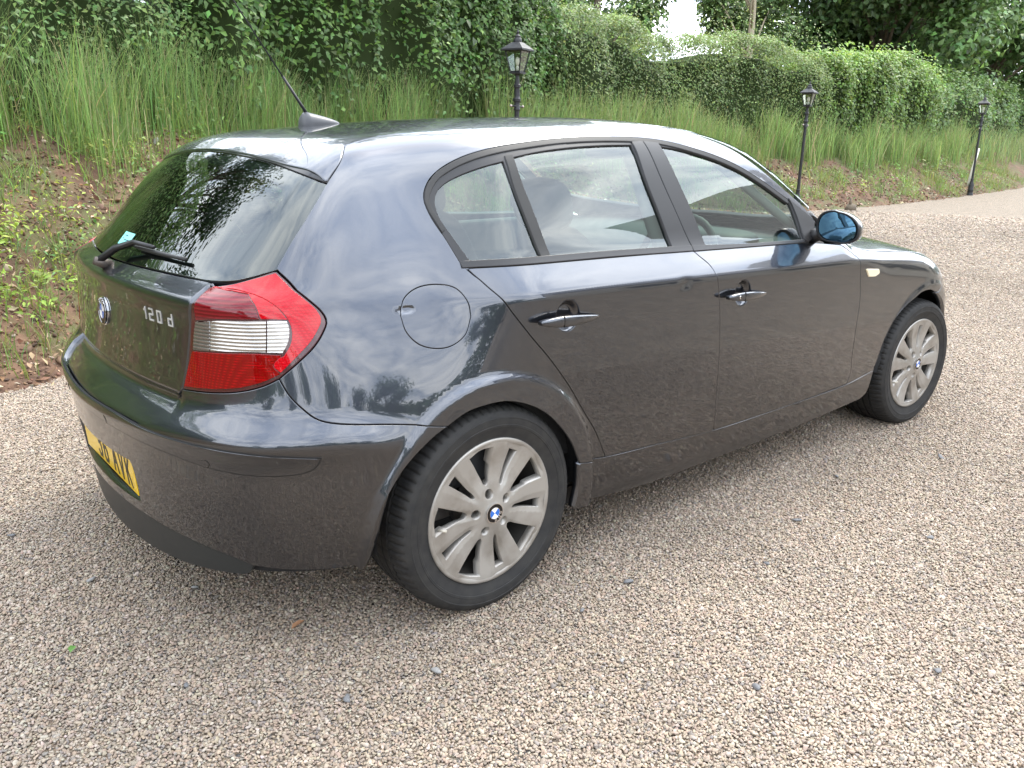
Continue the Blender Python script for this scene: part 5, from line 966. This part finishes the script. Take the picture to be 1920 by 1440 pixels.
# --- door handles
def handle(parent,x0,z0,x1,z1,key,mirror):
    n=20; t=np.linspace(0,1,n); x=x0+(x1-x0)*t; z=z0+(z1-z0)*t
    base=np.array([.868-float(low(np.maximum(zcr(a)-b,0))) for a,b in zip(x,z)]) if True else None
    so=base+.006+.030*np.sin(np.pi*np.clip(t*.86+.14,0,1))**.6
    ht=.0175*np.clip(np.sin(np.pi*(t*.93+.045)),0,1)**.55*np.where(t<.25,1.0,1-.45*(t-.25)/.75); dp=.010
    seg=14; an=np.arange(seg)*2*np.pi/seg; V=[]
    for i in range(n): V.append(np.stack([np.full(seg,x[i]),-(so[i]+dp*np.sign(np.cos(an))*np.abs(np.cos(an))**.45),z[i]+ht[i]*np.sign(np.sin(an))*np.abs(np.sin(an))**.7],1))
    v=np.concatenate(V); f=[(i*seg+j,i*seg+(j+1)%seg,(i+1)*seg+(j+1)%seg,(i+1)*seg+j) for i in range(n-1) for j in range(seg)]+[tuple(range(seg))[::-1],tuple((n-1)*seg+j for j in range(seg))]
    for par,sg in ((parent,1),(mirror,-1)):
        vv=v*np.array([1,sg,1]); ff=f if sg<0 else [q[::-1] for q in f]
        h=mk('door_handle',vv,ff,paint,par)
        # joint between fixed head and grip
        k=MB(); xx=x0+(x1-x0)*.30; i=int(.30*(n-1)); k.box((xx,-sg*(so[i]),z[i]),(.0022,2*dp+.0016,2*ht[i]*.98)); k.build('handle_joint',gloss,par,False)
        if key and sg>0:
            k=MB(); xx=x0+(x1-x0)*.20; k.lathe([(0,.0),(.0065,.0),(.0085,-.002),(.0085,-.006)],20,axis='y'); k.v=[k.v[0]+np.array([xx,-(so[3]+dp+.001),z[3]])]; k.build('key_lock',chrome,par)
handle(rd,.134,.8465,.378,.8375,False,rdl); handle(fd,.998,.8215,1.242,.8125,True,fdl)
# --- door mirrors
def door_mirror(sg):
    c=np.array([1.665,.912,1.024])
    a=np.linspace(0,2*np.pi,41)[:-1]
    # outline of the head seen from behind (s outward, z up)
    ca,sa=np.cos(a),np.sin(a); ro=np.stack([.089*np.sign(ca)*np.abs(ca)**.85*(1),.0605*np.sign(sa)*np.abs(sa)**.80],1); ro[:,1]+=np.where(ro[:,0]>0,-.012*(ro[:,0]/.089)**2,.004); ro[:,1]*=np.where(sa>0,1-.12*ca,1-.10*ca)
    V=[];
    for dx,k in ((-.045,.90),(-.047,.965),(-.043,1.0),(-.02,1.0),(.01,.94),(.04,.80),(.065,.55),(.078,.25),(.081,.02)): V.append(np.stack([np.full(40,c[0]+dx+.0),c[1]+ro[:,0]*k+dx*-.15,c[2]+ro[:,1]*k],1))
    v=np.concatenate(V); n=len(V); f=[(i*40+j,i*40+(j+1)%40,(i+1)*40+(j+1)%40,(i+1)*40+j) for i in range(n-1) for j in range(40)]
    v[:,1]*=-sg; 
    if sg<0: f=[q[::-1] for q in f]
    M=mk('door_mirror',v,f,[paint,trimb],car)
    for p in M.data.polygons:
        if p.index<80: p.material_index=1
    g=np.stack([np.full(40,c[0]-.034),c[1]+ro[:,0]*.90+.006,c[2]+ro[:,1]*.90],1); 
    # glass tilted a little outward, slightly domed
    rings=[]; 
    for k in (1.0,.66,.33,.02): q=c+(g-c)*np.array([1,k,k]); q[:,0]=c[0]-.034-.004*(1-k*k)+(q[:,1]-c[1])*.10; rings.append(q)
    v=np.concatenate(rings); v[:,1]*=-sg; f=[(i*40+j,i*40+(j+1)%40,(i+1)*40+(j+1)%40,(i+1)*40+j) for i in range(3) for j in range(40)]
    if sg>0: f=[q[::-1] for q in f]
    gm=mk('mirror_glass',v,f,mat('mirror_blue',(.11,.225,.33),.02,1.0),M)
    # recess behind the glass rim
    rr=np.concatenate([np.stack([np.full(40,c[0]-.045),c[1]+ro[:,0]*.905,c[2]+ro[:,1]*.905],1),np.stack([np.full(40,c[0]-.026),c[1]+ro[:,0]*.93,c[2]+ro[:,1]*.93],1)]); rr[:,1]*=-sg
    mk('mirror_rim',rr,[(j,(j+1)%40,40+(j+1)%40,40+j) for j in range(40)],trimb,M)
    ft=MB(); ft.tube([(1.665,-sg*.775,.972),(1.668,-sg*.81,.985),(1.672,-sg*.85,1.0)],[.032,.026,.022],12); ft.build('mirror_foot',trimb,M)
door_mirror(1); door_mirror(-1)
# --- roof aerial
ae=MB(); n=16; rings=[]
xs=np.linspace(-.105,.038,n); P=surf_top(np.stack([xs,np.zeros(n)],1)); seg=16; an=np.linspace(0,np.pi,seg)
for i,x in enumerate(xs):
    t=(x+.105)/.143; hgt=.050*(1-t)**.75*min(1,(t*9)**.6)+.001 if t<1 else .001; wd=.034*np.sqrt(max(1e-4,1-t**2.2))*min(1,(t*10+.15)**.5)
    rings.append(np.stack([np.full(seg,x),wd*np.cos(an),P[i,2]-.003+hgt*np.sin(an)**.8],1))
v=np.concatenate(rings); f=[(i*seg+j,(i+1)*seg+j,(i+1)*seg+j+1,i*seg+j+1) for i in range(n-1) for j in range(seg-1)]+[tuple(range(seg))]
aer=mk('aerial_base',v,f,mat('aerial_plastic',(.06,.062,.068),.4),car)
ms=MB(); d=np.array([-.287+.079,0,1.711-1.410]); d/=np.linalg.norm(d); p0=np.array([-.079,0,1.402]); ms.tube([p0,p0+d*.03,p0+d*.13],[.0058,.0048,.004],10); ms.tube([p0+d*.13,p0+d*.40,p0+d*.62],[.0026,.0021,.0018],8); ms.build('aerial_mast',trimb,aer)
# --- boot badge and model lettering
p=rays('rear',np.array([[0,.846]]))[0]; n0=grad(p[None])[0]; up_=np.array([0,0,1.])-n0*n0[2]; up_/=np.linalg.norm(up_); rt=np.cross(up_,n0); rt=np.array([0,-1.,0])
bd=MB(); bd.lathe([(0,.004),(.037,.004),(.041,.002),(.041,-.006)],40,axis='y'); M_=np.stack([rt,-n0,up_],1); bd.v=[bd.v[0]@M_.T+p]; bdo=bd.build('badge_base',chrome,tailgate,True,40)
roundel(bdo,p+n0*.004,rt,up_,n0,.039)
for ch,y in (('1',-.318),('2',-.354),('0',-.397),('d',-.452)):
    q=rays('rear',np.array([[y,.890]]))[0]; nq=grad(q[None])[0]; u_=np.array([0,0,1.])-nq*nq[2]; u_/=np.linalg.norm(u_); r_=np.cross(u_,nq); r_=-np.cross(nq,u_); r_=np.cross(u_,nq)
    if r_[1]>0: r_=-r_
    letter(ch,tailgate,q-nq*.0005,r_,u_,.0285,mat('letter_silver',(.62,.62,.62),.35,.5),name='model_letter',thick=.145,depth=.0025,wscale=1.10)
# --- number plate on a flat holder
xp=-.786; plc=np.array([xp,0,.424]); tilt=R(-4)
axp=np.array([0,-1.,0]); ayp=np.array([math.sin(tilt)*1.0,0,math.cos(tilt)]); npn=np.cross(axp,ayp); npn=npn/np.linalg.norm(npn); 
if npn[0]>0: npn=-npn
def plate_box(c,wd,hh,d,name,m,par):
    mb=MB(); rot=Matrix((axp,npn,ayp)).transposed(); mb.box(c,(wd,d,hh),rot,bev=.003); return mb.build(name,m,par,False)
plate_box(plc-npn*.010,.536,.125,.016,'plate_holder',trimb,bumper)
pl=plate_box(plc,.520,.111,.004,'number_plate',mat('plate_yellow',(.78,.50,.012),.28,0,.4),bumper)
seq=[('X',-.215),('5',-.158),('5',-.095),('6',-.035),('A',.062),('V',.130),('K',.196)]
for ch,y in (('3',-.095),('6',-.030),('A',.070),('V',.136),('K',.202)):
    letter(ch,pl,plc+npn*.0022+axp*y,axp,ayp,.079,mat('plate_black',(.01,.01,.01),.4),name='plate_character',thick=.14,depth=.0006,wscale=.66)
bk=MB(); rot=Matrix((axp,npn,ayp)).transposed(); bk.box(plc-npn*.045,(.50,.06,.09),rot); bk.build('plate_recess',dark,bumper,False)
# --- rear wiper
wp=[np.array(p) for p in ((-.742,.004,.985),(-.70,-.05,1.040),(-.665,-.17,1.062),(-.640,-.235,1.058))]
def on_glass(y,z,o): q=rays('rear',np.array([[y,z]]))[0]; return q+grad(q[None])[0]*o
arm=[np.array([-.748,.005,.985]),on_glass(-.03,1.006,.026),on_glass(-.13,1.028,.030),on_glass(-.24,1.029,.024)]
wm=MB(); wm.tube(arm,[.0105,.010,.0085,.007],4); wpo=wm.build('wiper_arm',trimb,tailgate)
bl=[on_glass(y,1.026-.006*(i/7),.012) for i,y in enumerate(np.linspace(-.10,-.395,8))]; wm=MB(); wm.tube(bl,[.004,.005,.0055,.006,.006,.0055,.005,.006],6); wm.build('wiper_blade',rubber,wpo)
pv=MB(); pv.tube([(-.715,.005,.972),(-.755,.005,.990)],[.017,.012],14); pv.build('wiper_pivot',mat('pivot_metal',(.10,.085,.075),.5,.6),wpo)
# --- dealer sticker in the rear window
su=MB(); ys=np.linspace(.085,-.012,6); zs=np.linspace(1.024,1.056,4); Q=np.array([on_glass(y+.010*(z-1.024)/.032,z,.0006) for y in ys for z in zs]); su.add(Q,[(i*4+j,(i+1)*4+j,(i+1)*4+j+1,i*4+j+1) for i in range(5) for j in range(3)]); stk=su.build('window_sticker',mat('sticker_teal',(.22,.62,.55),.5),tailgate)
sm=MB()
for (y0,y1,z) in ((.070,.045,1.0475),(.052,.008,1.037),(.075,.068,1.040)):
    a,b=on_glass(y0,z,.0004),on_glass(y1,z,.0004); sm.tube([a,b],.0018,4)
sm.build('sticker_print',mat('print_navy',(.03,.06,.12),.5),stk)
# --- cabin
seatm=mat('seat_cloth',(.030,.031,.034),.85); plast=mat('dash_plastic',(.035,.036,.038),.55); carpet=mat('carpet',(.02,.02,.02),.95); head=mat('headlining',(.26,.255,.245),.9)
def pad(c,d,rx=0,e=3.2,name='pad',m=seatm,par=None,taper=0):
    nu,nv=24,14; u=np.linspace(0,2*np.pi,nu,endpoint=False); v=np.linspace(-np.pi/2,np.pi/2,nv); U,V=np.meshgrid(u,v,indexing='ij')
    sp_=lambda a:np.sign(a)*np.abs(a)**(2/e)
    x=sp_(np.cos(V))*sp_(np.cos(U)); y=sp_(np.cos(V))*sp_(np.sin(U)); z=sp_(np.sin(V)); y=y*(1-taper*(z+1)/2)
    q=np.stack([x*d[0]/2,y*d[1]/2,z*d[2]/2],-1).reshape(-1,3); q=q@np.array(Matrix.Rotation(rx,3,'Y')).T+np.array(c)
    f=[(i*nv+j,((i+1)%nu)*nv+j,((i+1)%nu)*nv+j+1,i*nv+j+1) for i in range(nu) for j in range(nv-1)]
    return mk(name,q,f,m,par)
for sy in (-.37,.37):
    st=empty('front_seat',(1.0,sy,.25),car)
    pad((.10,0,.20),(.50,.50,.16),R(-8),name='seat_cushion',par=st); pad((-.27,0,.50),(.15,.48,.62),R(-18),name='seat_back',par=st,taper=.16)
    pad((-.395,0,.865),(.10,.27,.185),R(-12),name='headrest',par=st,e=2.8)
    hp=MB(); 
    for q in (-.06,.06): hp.tube([(-.35,q,.72),(-.39,q,.82)],.006,8)
    hp.build('headrest_post',chrome,st)
st=empty('rear_seat',(.2,0,.30),car); pad((.12,0,.16),(.48,1.20,.16),R(-6),name='seat_cushion',par=st,e=4); pad((-.22,0,.44),(.14,1.22,.58),R(-20),name='seat_back',par=st,e=4)
for q in (-.36,.36): pad((-.34,q,.775),(.08,.26,.12),R(-14),name='headrest',par=st)
ds=MB(); prof=[(1.62,.55),(1.50,.62),(1.46,.75),(1.50,.86),(1.60,.925),(1.80,.945),(1.98,.95),(1.98,.5)]
v=np.array([(x,y,z) for y in (-.70,-.45,.45,.70) for x,z in prof]); k=len(prof); ds.add(v,[(a*k+i,a*k+(i+1)%k,(a+1)*k+(i+1)%k,(a+1)*k+i) for a in range(3) for i in range(k)]+[tuple(range(k)),tuple(3*k+i for i in range(k))[::-1]]); ds.build('dashboard',plast,car,True,40)
bn=MB(); v=[]; 
pad((1.60,-.37,.93),(.26,.38,.10),0,name='instrument_hood',m=plast,par=car)
swc=np.array([1.35,-.37,.865]); tl=R(24); A=np.array([0,1,0.]); B=np.array([math.sin(tl),0,math.cos(tl)]); a=np.linspace(0,2*np.pi,37)
sw=MB(); sw.tube([swc+.185*(math.cos(t)*A+math.sin(t)*B) for t in a],.0155,10,False); swo=sw.build('steering_wheel',mat('wheel_leather',(.018,.018,.019),.5),car)
sk=MB()
for t in (R(0),R(180),R(270)): sk.tube([swc+.03*(math.cos(t)*A+math.sin(t)*B),swc+.178*(math.cos(t)*A+math.sin(t)*B)],[.03,.015],8)
sk.build('wheel_spokes',plast,swo); pad(swc,(.07,.17,.13),tl,name='airbag_cover',m=plast,par=swo)
cl=MB(); cl.tube([swc,swc+np.array([.35,0,-.18])],.035,10); cl.build('steering_column',plast,swo)
fm=MB(); fm.box((.9,0,.26),(2.1,1.50,.03)); fm.box((-.32,0,.56),(.42,1.1,.5)); fm.box((1.1,0,.42),(1.0,.16,.26),bev=.03); fm.build('cabin_floor',carpet,car,False)
for sg in (1,-1):
    d=MB(); d.box((.85,-sg*.76,.66),(1.9,.05,.58),bev=.02); d.box((1.25,-sg*.715,.72),(.7,.06,.06),bev=.02); d.box((.45,-sg*.715,.76),(.5,.06,.06),bev=.02); d.build('door_card',plast,car,False)
rl_=np.stack(np.meshgrid(np.linspace(-.28,1.12,24),np.linspace(-.56,.56,16),indexing='ij'),-1).reshape(-1,2); P=surf_top(rl_); P[:,2]-=.035
mk('headlining',P,[(i*16+j,i*16+j+1,(i+1)*16+j+1,(i+1)*16+j) for i in range(23) for j in range(15)],head,car)
pad((1.30,0,1.29),(.05,.22,.065),0,name='rear_view_mirror',m=plast,par=car)
for sg in (1,-1): pad((1.20,-sg*.36,1.315),(.16,.40,.02),R(28),name='sun_visor',m=head,par=car)
# inner faces of the pillars
for sg in (1,-1):
    for (x0,z0,x1,z1,wd) in ((.83,.98,.80,1.31,.07),(-.16,1.0,-.04,1.27,.09),(1.64,1.0,1.15,1.31,.035)):
        q=[]; pm=MB()
        for t in np.linspace(0,1,6):
            x=x0+(x1-x0)*t; z=z0+(z1-z0)*t; y=float(Ys(np.array(x),np.array(z)))-.03-wd*.6; q.append((x,-sg*y,z))
        pm.tube(q,wd/2,10); pm.build('pillar_trim',head,car)
# ================================================================== lamp posts and small things
iron=mat('cast_iron',(.016,.016,.018),.45); n_,l_,b_=nodes(iron); tx=n_.new('ShaderNodeTexCoord'); no=n_.new('ShaderNodeTexNoise'); no.inputs['Scale'].default_value=25; no.inputs['Detail'].default_value=6; l_.new(tx.outputs['Object'],no.inputs['Vector']); rp=n_.new('ShaderNodeMapRange'); rp.inputs['To Min'].default_value=.35; rp.inputs['To Max'].default_value=.7; l_.new(no.outputs['Fac'],rp.inputs[0]); l_.new(rp.outputs[0],b_.inputs['Roughness'])
lglass=glassmat('lantern_glass',(.80,.82,.76),1.1)
def lamp_post(label,loc,h,rz=0,tilt=(0,0)):
    root=tag(empty('lamp_post',loc),label,'lamp post','black lantern posts along the bank'); root.rotation_euler=(tilt[0],tilt[1],rz); k=h/2.6
    def lathe(name,prof,seg=20,par=root): mb=MB(); mb.lathe([(r,z*k) for r,z in prof],seg); return mb.build(name,iron,par,True,35)
    lathe('base',[(.085,-.05),(.085,.03),(.072,.05),(.072,.11),(.078,.12),(.078,.14),(.068,.16),(.070,.26),(.060,.30),(.046,.34),(.036,.40),(.040,.41),(.040,.43),(.033,.44)])
    lathe('pole',[(.031,.43),(.028,1.70)])
    lathe('collar',[(.029,1.695),(.040,1.70),(.040,1.72),(.034,1.73),(.034,1.79),(.044,1.80),(.044,1.83),(.036,1.84),(.032,1.86),(.032,1.95),(.042,1.96),(.042,1.99),(.030,2.0),(.024,2.06),(.020,2.12)])
    mb=MB(); mb.tube([(-.14,0,1.745*k),(.14,0,1.745*k)],.010,10); 
    bar=mb.build('ladder_bar',iron,root)
    for s in (-1,1): q=MB(); q.lathe([(.0,-.018),(.013,-.012),(.018,0),(.013,.012),(0,.018)],12,(0,0,0)); q.v=[q.v[0]+np.array([s*.145,0,1.745*k])]; q.build('bar_knob',mat('worn_metal',(.35,.30,.27),.4,.8),bar)
    # lantern: four tapered sides
    z0,z1=2.13*k,2.375*k; a0,a1=.058,.108
    lan=empty('lantern',(0,0,0),root); c4=[(-1,-1),(1,-1),(1,1),(-1,1)]
    mb=MB(); mb.box((0,0,z0-.008),(2*a0+.03,2*a0+.03,.016)); mb.tube([(0,0,2.08*k),(0,0,z0-.01)],[.022,.04],4); mb.build('lantern_floor',iron,lan,False)
    for x,y in c4: mb=MB(); mb.tube([(x*a0,y*a0,z0),(x*a1,y*a1,z1)],.0085,4); mb.build('corner_bar',iron,lan,False)
    for i in range(4):
        p,q=np.array(c4[i]),np.array(c4[(i+1)%4]); mb=MB()
        for a,z in ((a0,z0+.008),(a1,z1-.008)): mb.tube([(*(p*a),z),(*(q*a),z)],.0075,4)
        mb.build('glazing_bar',iron,lan,False)
        v=[(*(p*a0*.98),z0),(*(q*a0*.98),z0),(*(q*a1*.98),z1),(*(p*a1*.98),z1)]; mk('pane',v,[(0,1,2,3)],lglass,lan,False)
    e=.142; v=[(x*e,y*e,z1-.006) for x,y in c4]+[(x*e,y*e,z1+.012) for x,y in c4]+[(x*.052,y*.052,z1+.088*k) for x,y in c4]
    mk('lantern_roof',v,[(0,1,5,4),(1,2,6,5),(2,3,7,6),(3,0,4,7),(4,5,9,8),(5,6,10,9),(6,7,11,10),(7,4,8,11),(8,9,10,11),(3,2,1,0)],iron,lan,False)
    lathe('chimney',[(.050,2.46),(.052,2.475),(.046,2.50),(.034,2.515),(.036,2.53),(.028,2.54),(.012,2.555),(.012,2.565),(.017,2.575),(.010,2.595),(.0,2.615)],16,lan)
    mb=MB(); mb.lathe([(.016,2.14*k),(.016,2.19*k),(.012,2.20*k)],12); mb.build('bulb_holder',mat('holder_white',(.7,.7,.68),.5),lan)
    mb=MB(); mb.lathe([(.010,2.20*k),(.020,2.225*k),(.026,2.255*k),(.022,2.285*k),(.010,2.30*k),(0,2.303*k)],14); mb.build('bulb',mat('bulb_glass',(.85,.83,.78),.15,spec=.8),lan)
    return root
lamp_post('black lantern post standing behind the roof of the car',(5.38,5.36,0),2.58,R(20))
lamp_post('upright black lantern post rising past the windscreen pillar',(14.35,6.88,.02),2.52,R(12),(0,R(1.0)))
lamp_post('leaning black lantern post with a white stake behind it',(24.15,7.30,0),2.72,R(10),(R(-1.0),R(3.2)))
mb=MB(); mb.tube([(24.20,7.42,.25),(24.55,7.42,1.28)],.035,12); tag(mb.build('white_stake',mat('stake_white',(.66,.64,.56),.7),None),'white stake leaning on the bank behind the leaning lamp post','stake')
# cut stump at the edge of the yard
mb=MB(); c=(15.6,6.35,0); mb.tube([(c[0],c[1],-.03),(c[0]+.02,c[1],.05),(c[0]+.05,c[1],.12)],[.13,.11,.09],12); mb.tube([(c[0]-.02,c[1],.08),(c[0]-.04,c[1],.26)],[.035,.018],8); tag(mb.build('tree_stump',bark,None),'small cut stump at the edge of the gravel below the second lamp post','stump')
# loose slates among the gravel
slm=mat('slate',(.135,.135,.138),.75); sl2=mat('pale_slate',(.24,.235,.225),.65)
def stone_mesh(seed):
    rs=np.random.default_rng(seed); bm=bmesh.new(); bmesh.ops.create_icosphere(bm,subdivisions=2,radius=1); o=rs.uniform(0,9,3)
    for v in bm.verts: d=v.co.copy(); k=1+.28*math.sin(2.1*d.x+o[0])*math.cos(1.9*d.y+o[1])+.14*math.sin(4*d.y+o[2]); v.co=Vector((d.x*1.0*k,d.y*.62*k,d.z*.30*k))
    me=bpy.data.meshes.new('stone'); bm.to_mesh(me); bm.free(); me.polygons.foreach_set('use_smooth',np.ones(len(me.polygons),bool)); return me
sms=[stone_mesh(k) for k in range(6)]
for q,me in enumerate(sms): me.materials.append(slm if q%3 else sl2)
sl_spots=[(-1.02,.55),(-.93,.02),(-.62,-.30),(-.42,-.62),(-.30,-1.02),(-.05,-.86),(.05,-1.30),(.30,-1.55),(.42,-1.05),(.62,-1.42),(.85,-1.25),(1.0,-1.66),(1.2,-1.1),(1.45,-1.45),(1.7,-1.0),(1.9,-1.5),(2.3,-1.15),(2.8,-1.35),(-.78,-.66),(-.55,-.95),(.15,-.98),(3.3,-1.0),(.74,-1.85),(-1.08,-.35)]
rs=np.random.default_rng(3)
for k,(x,y) in enumerate(sl_spots[::2]+sl_spots[1::6]):
    o=bpy.data.objects.new('slate_stone',sms[int(rs.integers(0,6))]); col.objects.link(o); s=rs.uniform(.010,.020); o.location=(x+rs.normal(0,.03),y+rs.normal(0,.03),.007); o.scale=(s,s,s); o.rotation_euler=(rs.normal(0,.15),rs.normal(0,.15),rs.uniform(0,6.28)); tag(o,'flat slate stone, bigger than the pebbles, loose on the gravel','stone','loose slates on the gravel')
# a green leaf and a scrap of bark
def scrap(name,label,cat,loc,L,W,c,rz):
    v=[(0,0,.002),(L*.3,W*.5,.010),(L*.75,W*.34,.012),(L,0,.006),(L*.75,-W*.34,.010),(L*.3,-W*.5,.012),(L*.5,0,.004)]; o=mk(name,v,[(0,6,1),(1,6,2),(2,6,3),(3,6,4),(4,6,5),(5,6,0)],mat(name,c,.6),None); o.location=loc; o.rotation_euler=(.1,.1,rz); tag(o,label,cat)
scrap('fallen_leaf','small green leaf fallen on the gravel behind the bumper','leaf',(-1.02,-.33,.006),.028,.020,(.09,.20,.04),1.0)
scrap('bark_scrap','curved orange-brown scrap of bark on the gravel','bark',(-.52,-.60,.006),.055,.018,(.36,.19,.10),.4)
# house across the yard, seen only as a reflection in the side windows
hs_=tag(empty('farmhouse',(11.5,-7.4,0)),'low slate-roofed farmhouse across the yard','house'); hs_.rotation_euler=(0,0,R(28)); rend=mat('render_cream',(.55,.50,.42),.85); slate_r=mat('roof_slate',(.075,.078,.085),.6); wood=mat('dark_window',(.03,.035,.04),.1)
mb=MB(); w2,l2,he,hr=3.2,4.6,3.4,6.4
v=np.array([(-l2,-w2,0),(l2,-w2,0),(l2,w2,0),(-l2,w2,0),(-l2,-w2,he),(l2,-w2,he),(l2,w2,he),(-l2,w2,he),(-l2,0,hr-.1),(l2,0,hr-.1)]); mk('wall',v,[(0,1,5,4),(2,3,7,6),(1,2,6,9,5),(3,0,4,8,7)],rend,hs_,False)
for s in (-1,1):
    v=np.array([(-l2-.3,s*(w2+.4),he-.25),(l2+.3,s*(w2+.4),he-.25),(l2+.3,0,hr),(-l2-.3,0,hr)]); v=np.vstack([v,v+[0,0,.12]]); mk('roof_slope',v,[(0,1,2,3),(4,7,6,5),(0,4,5,1),(1,5,6,2),(2,6,7,3),(3,7,4,0)],slate_r,hs_,False)
for k in range(4):
    mb=MB(); mb.box((-3.3+2.2*k,w2+.02,1.45),(1.1,.10,1.2)); wd=mb.build('window',rend,hs_,False)
    for a in (-.26,.26): mb=MB(); mb.box((-3.3+2.2*k+a,w2+.06,1.45),(.46,.06,1.05)); mb.build('window_pane',wood,wd,False)
mb=MB(); mb.box((3.2,0,hr+.3),(.8,.6,1.3),bev=.03); mb.build('chimney',rend,hs_,False)
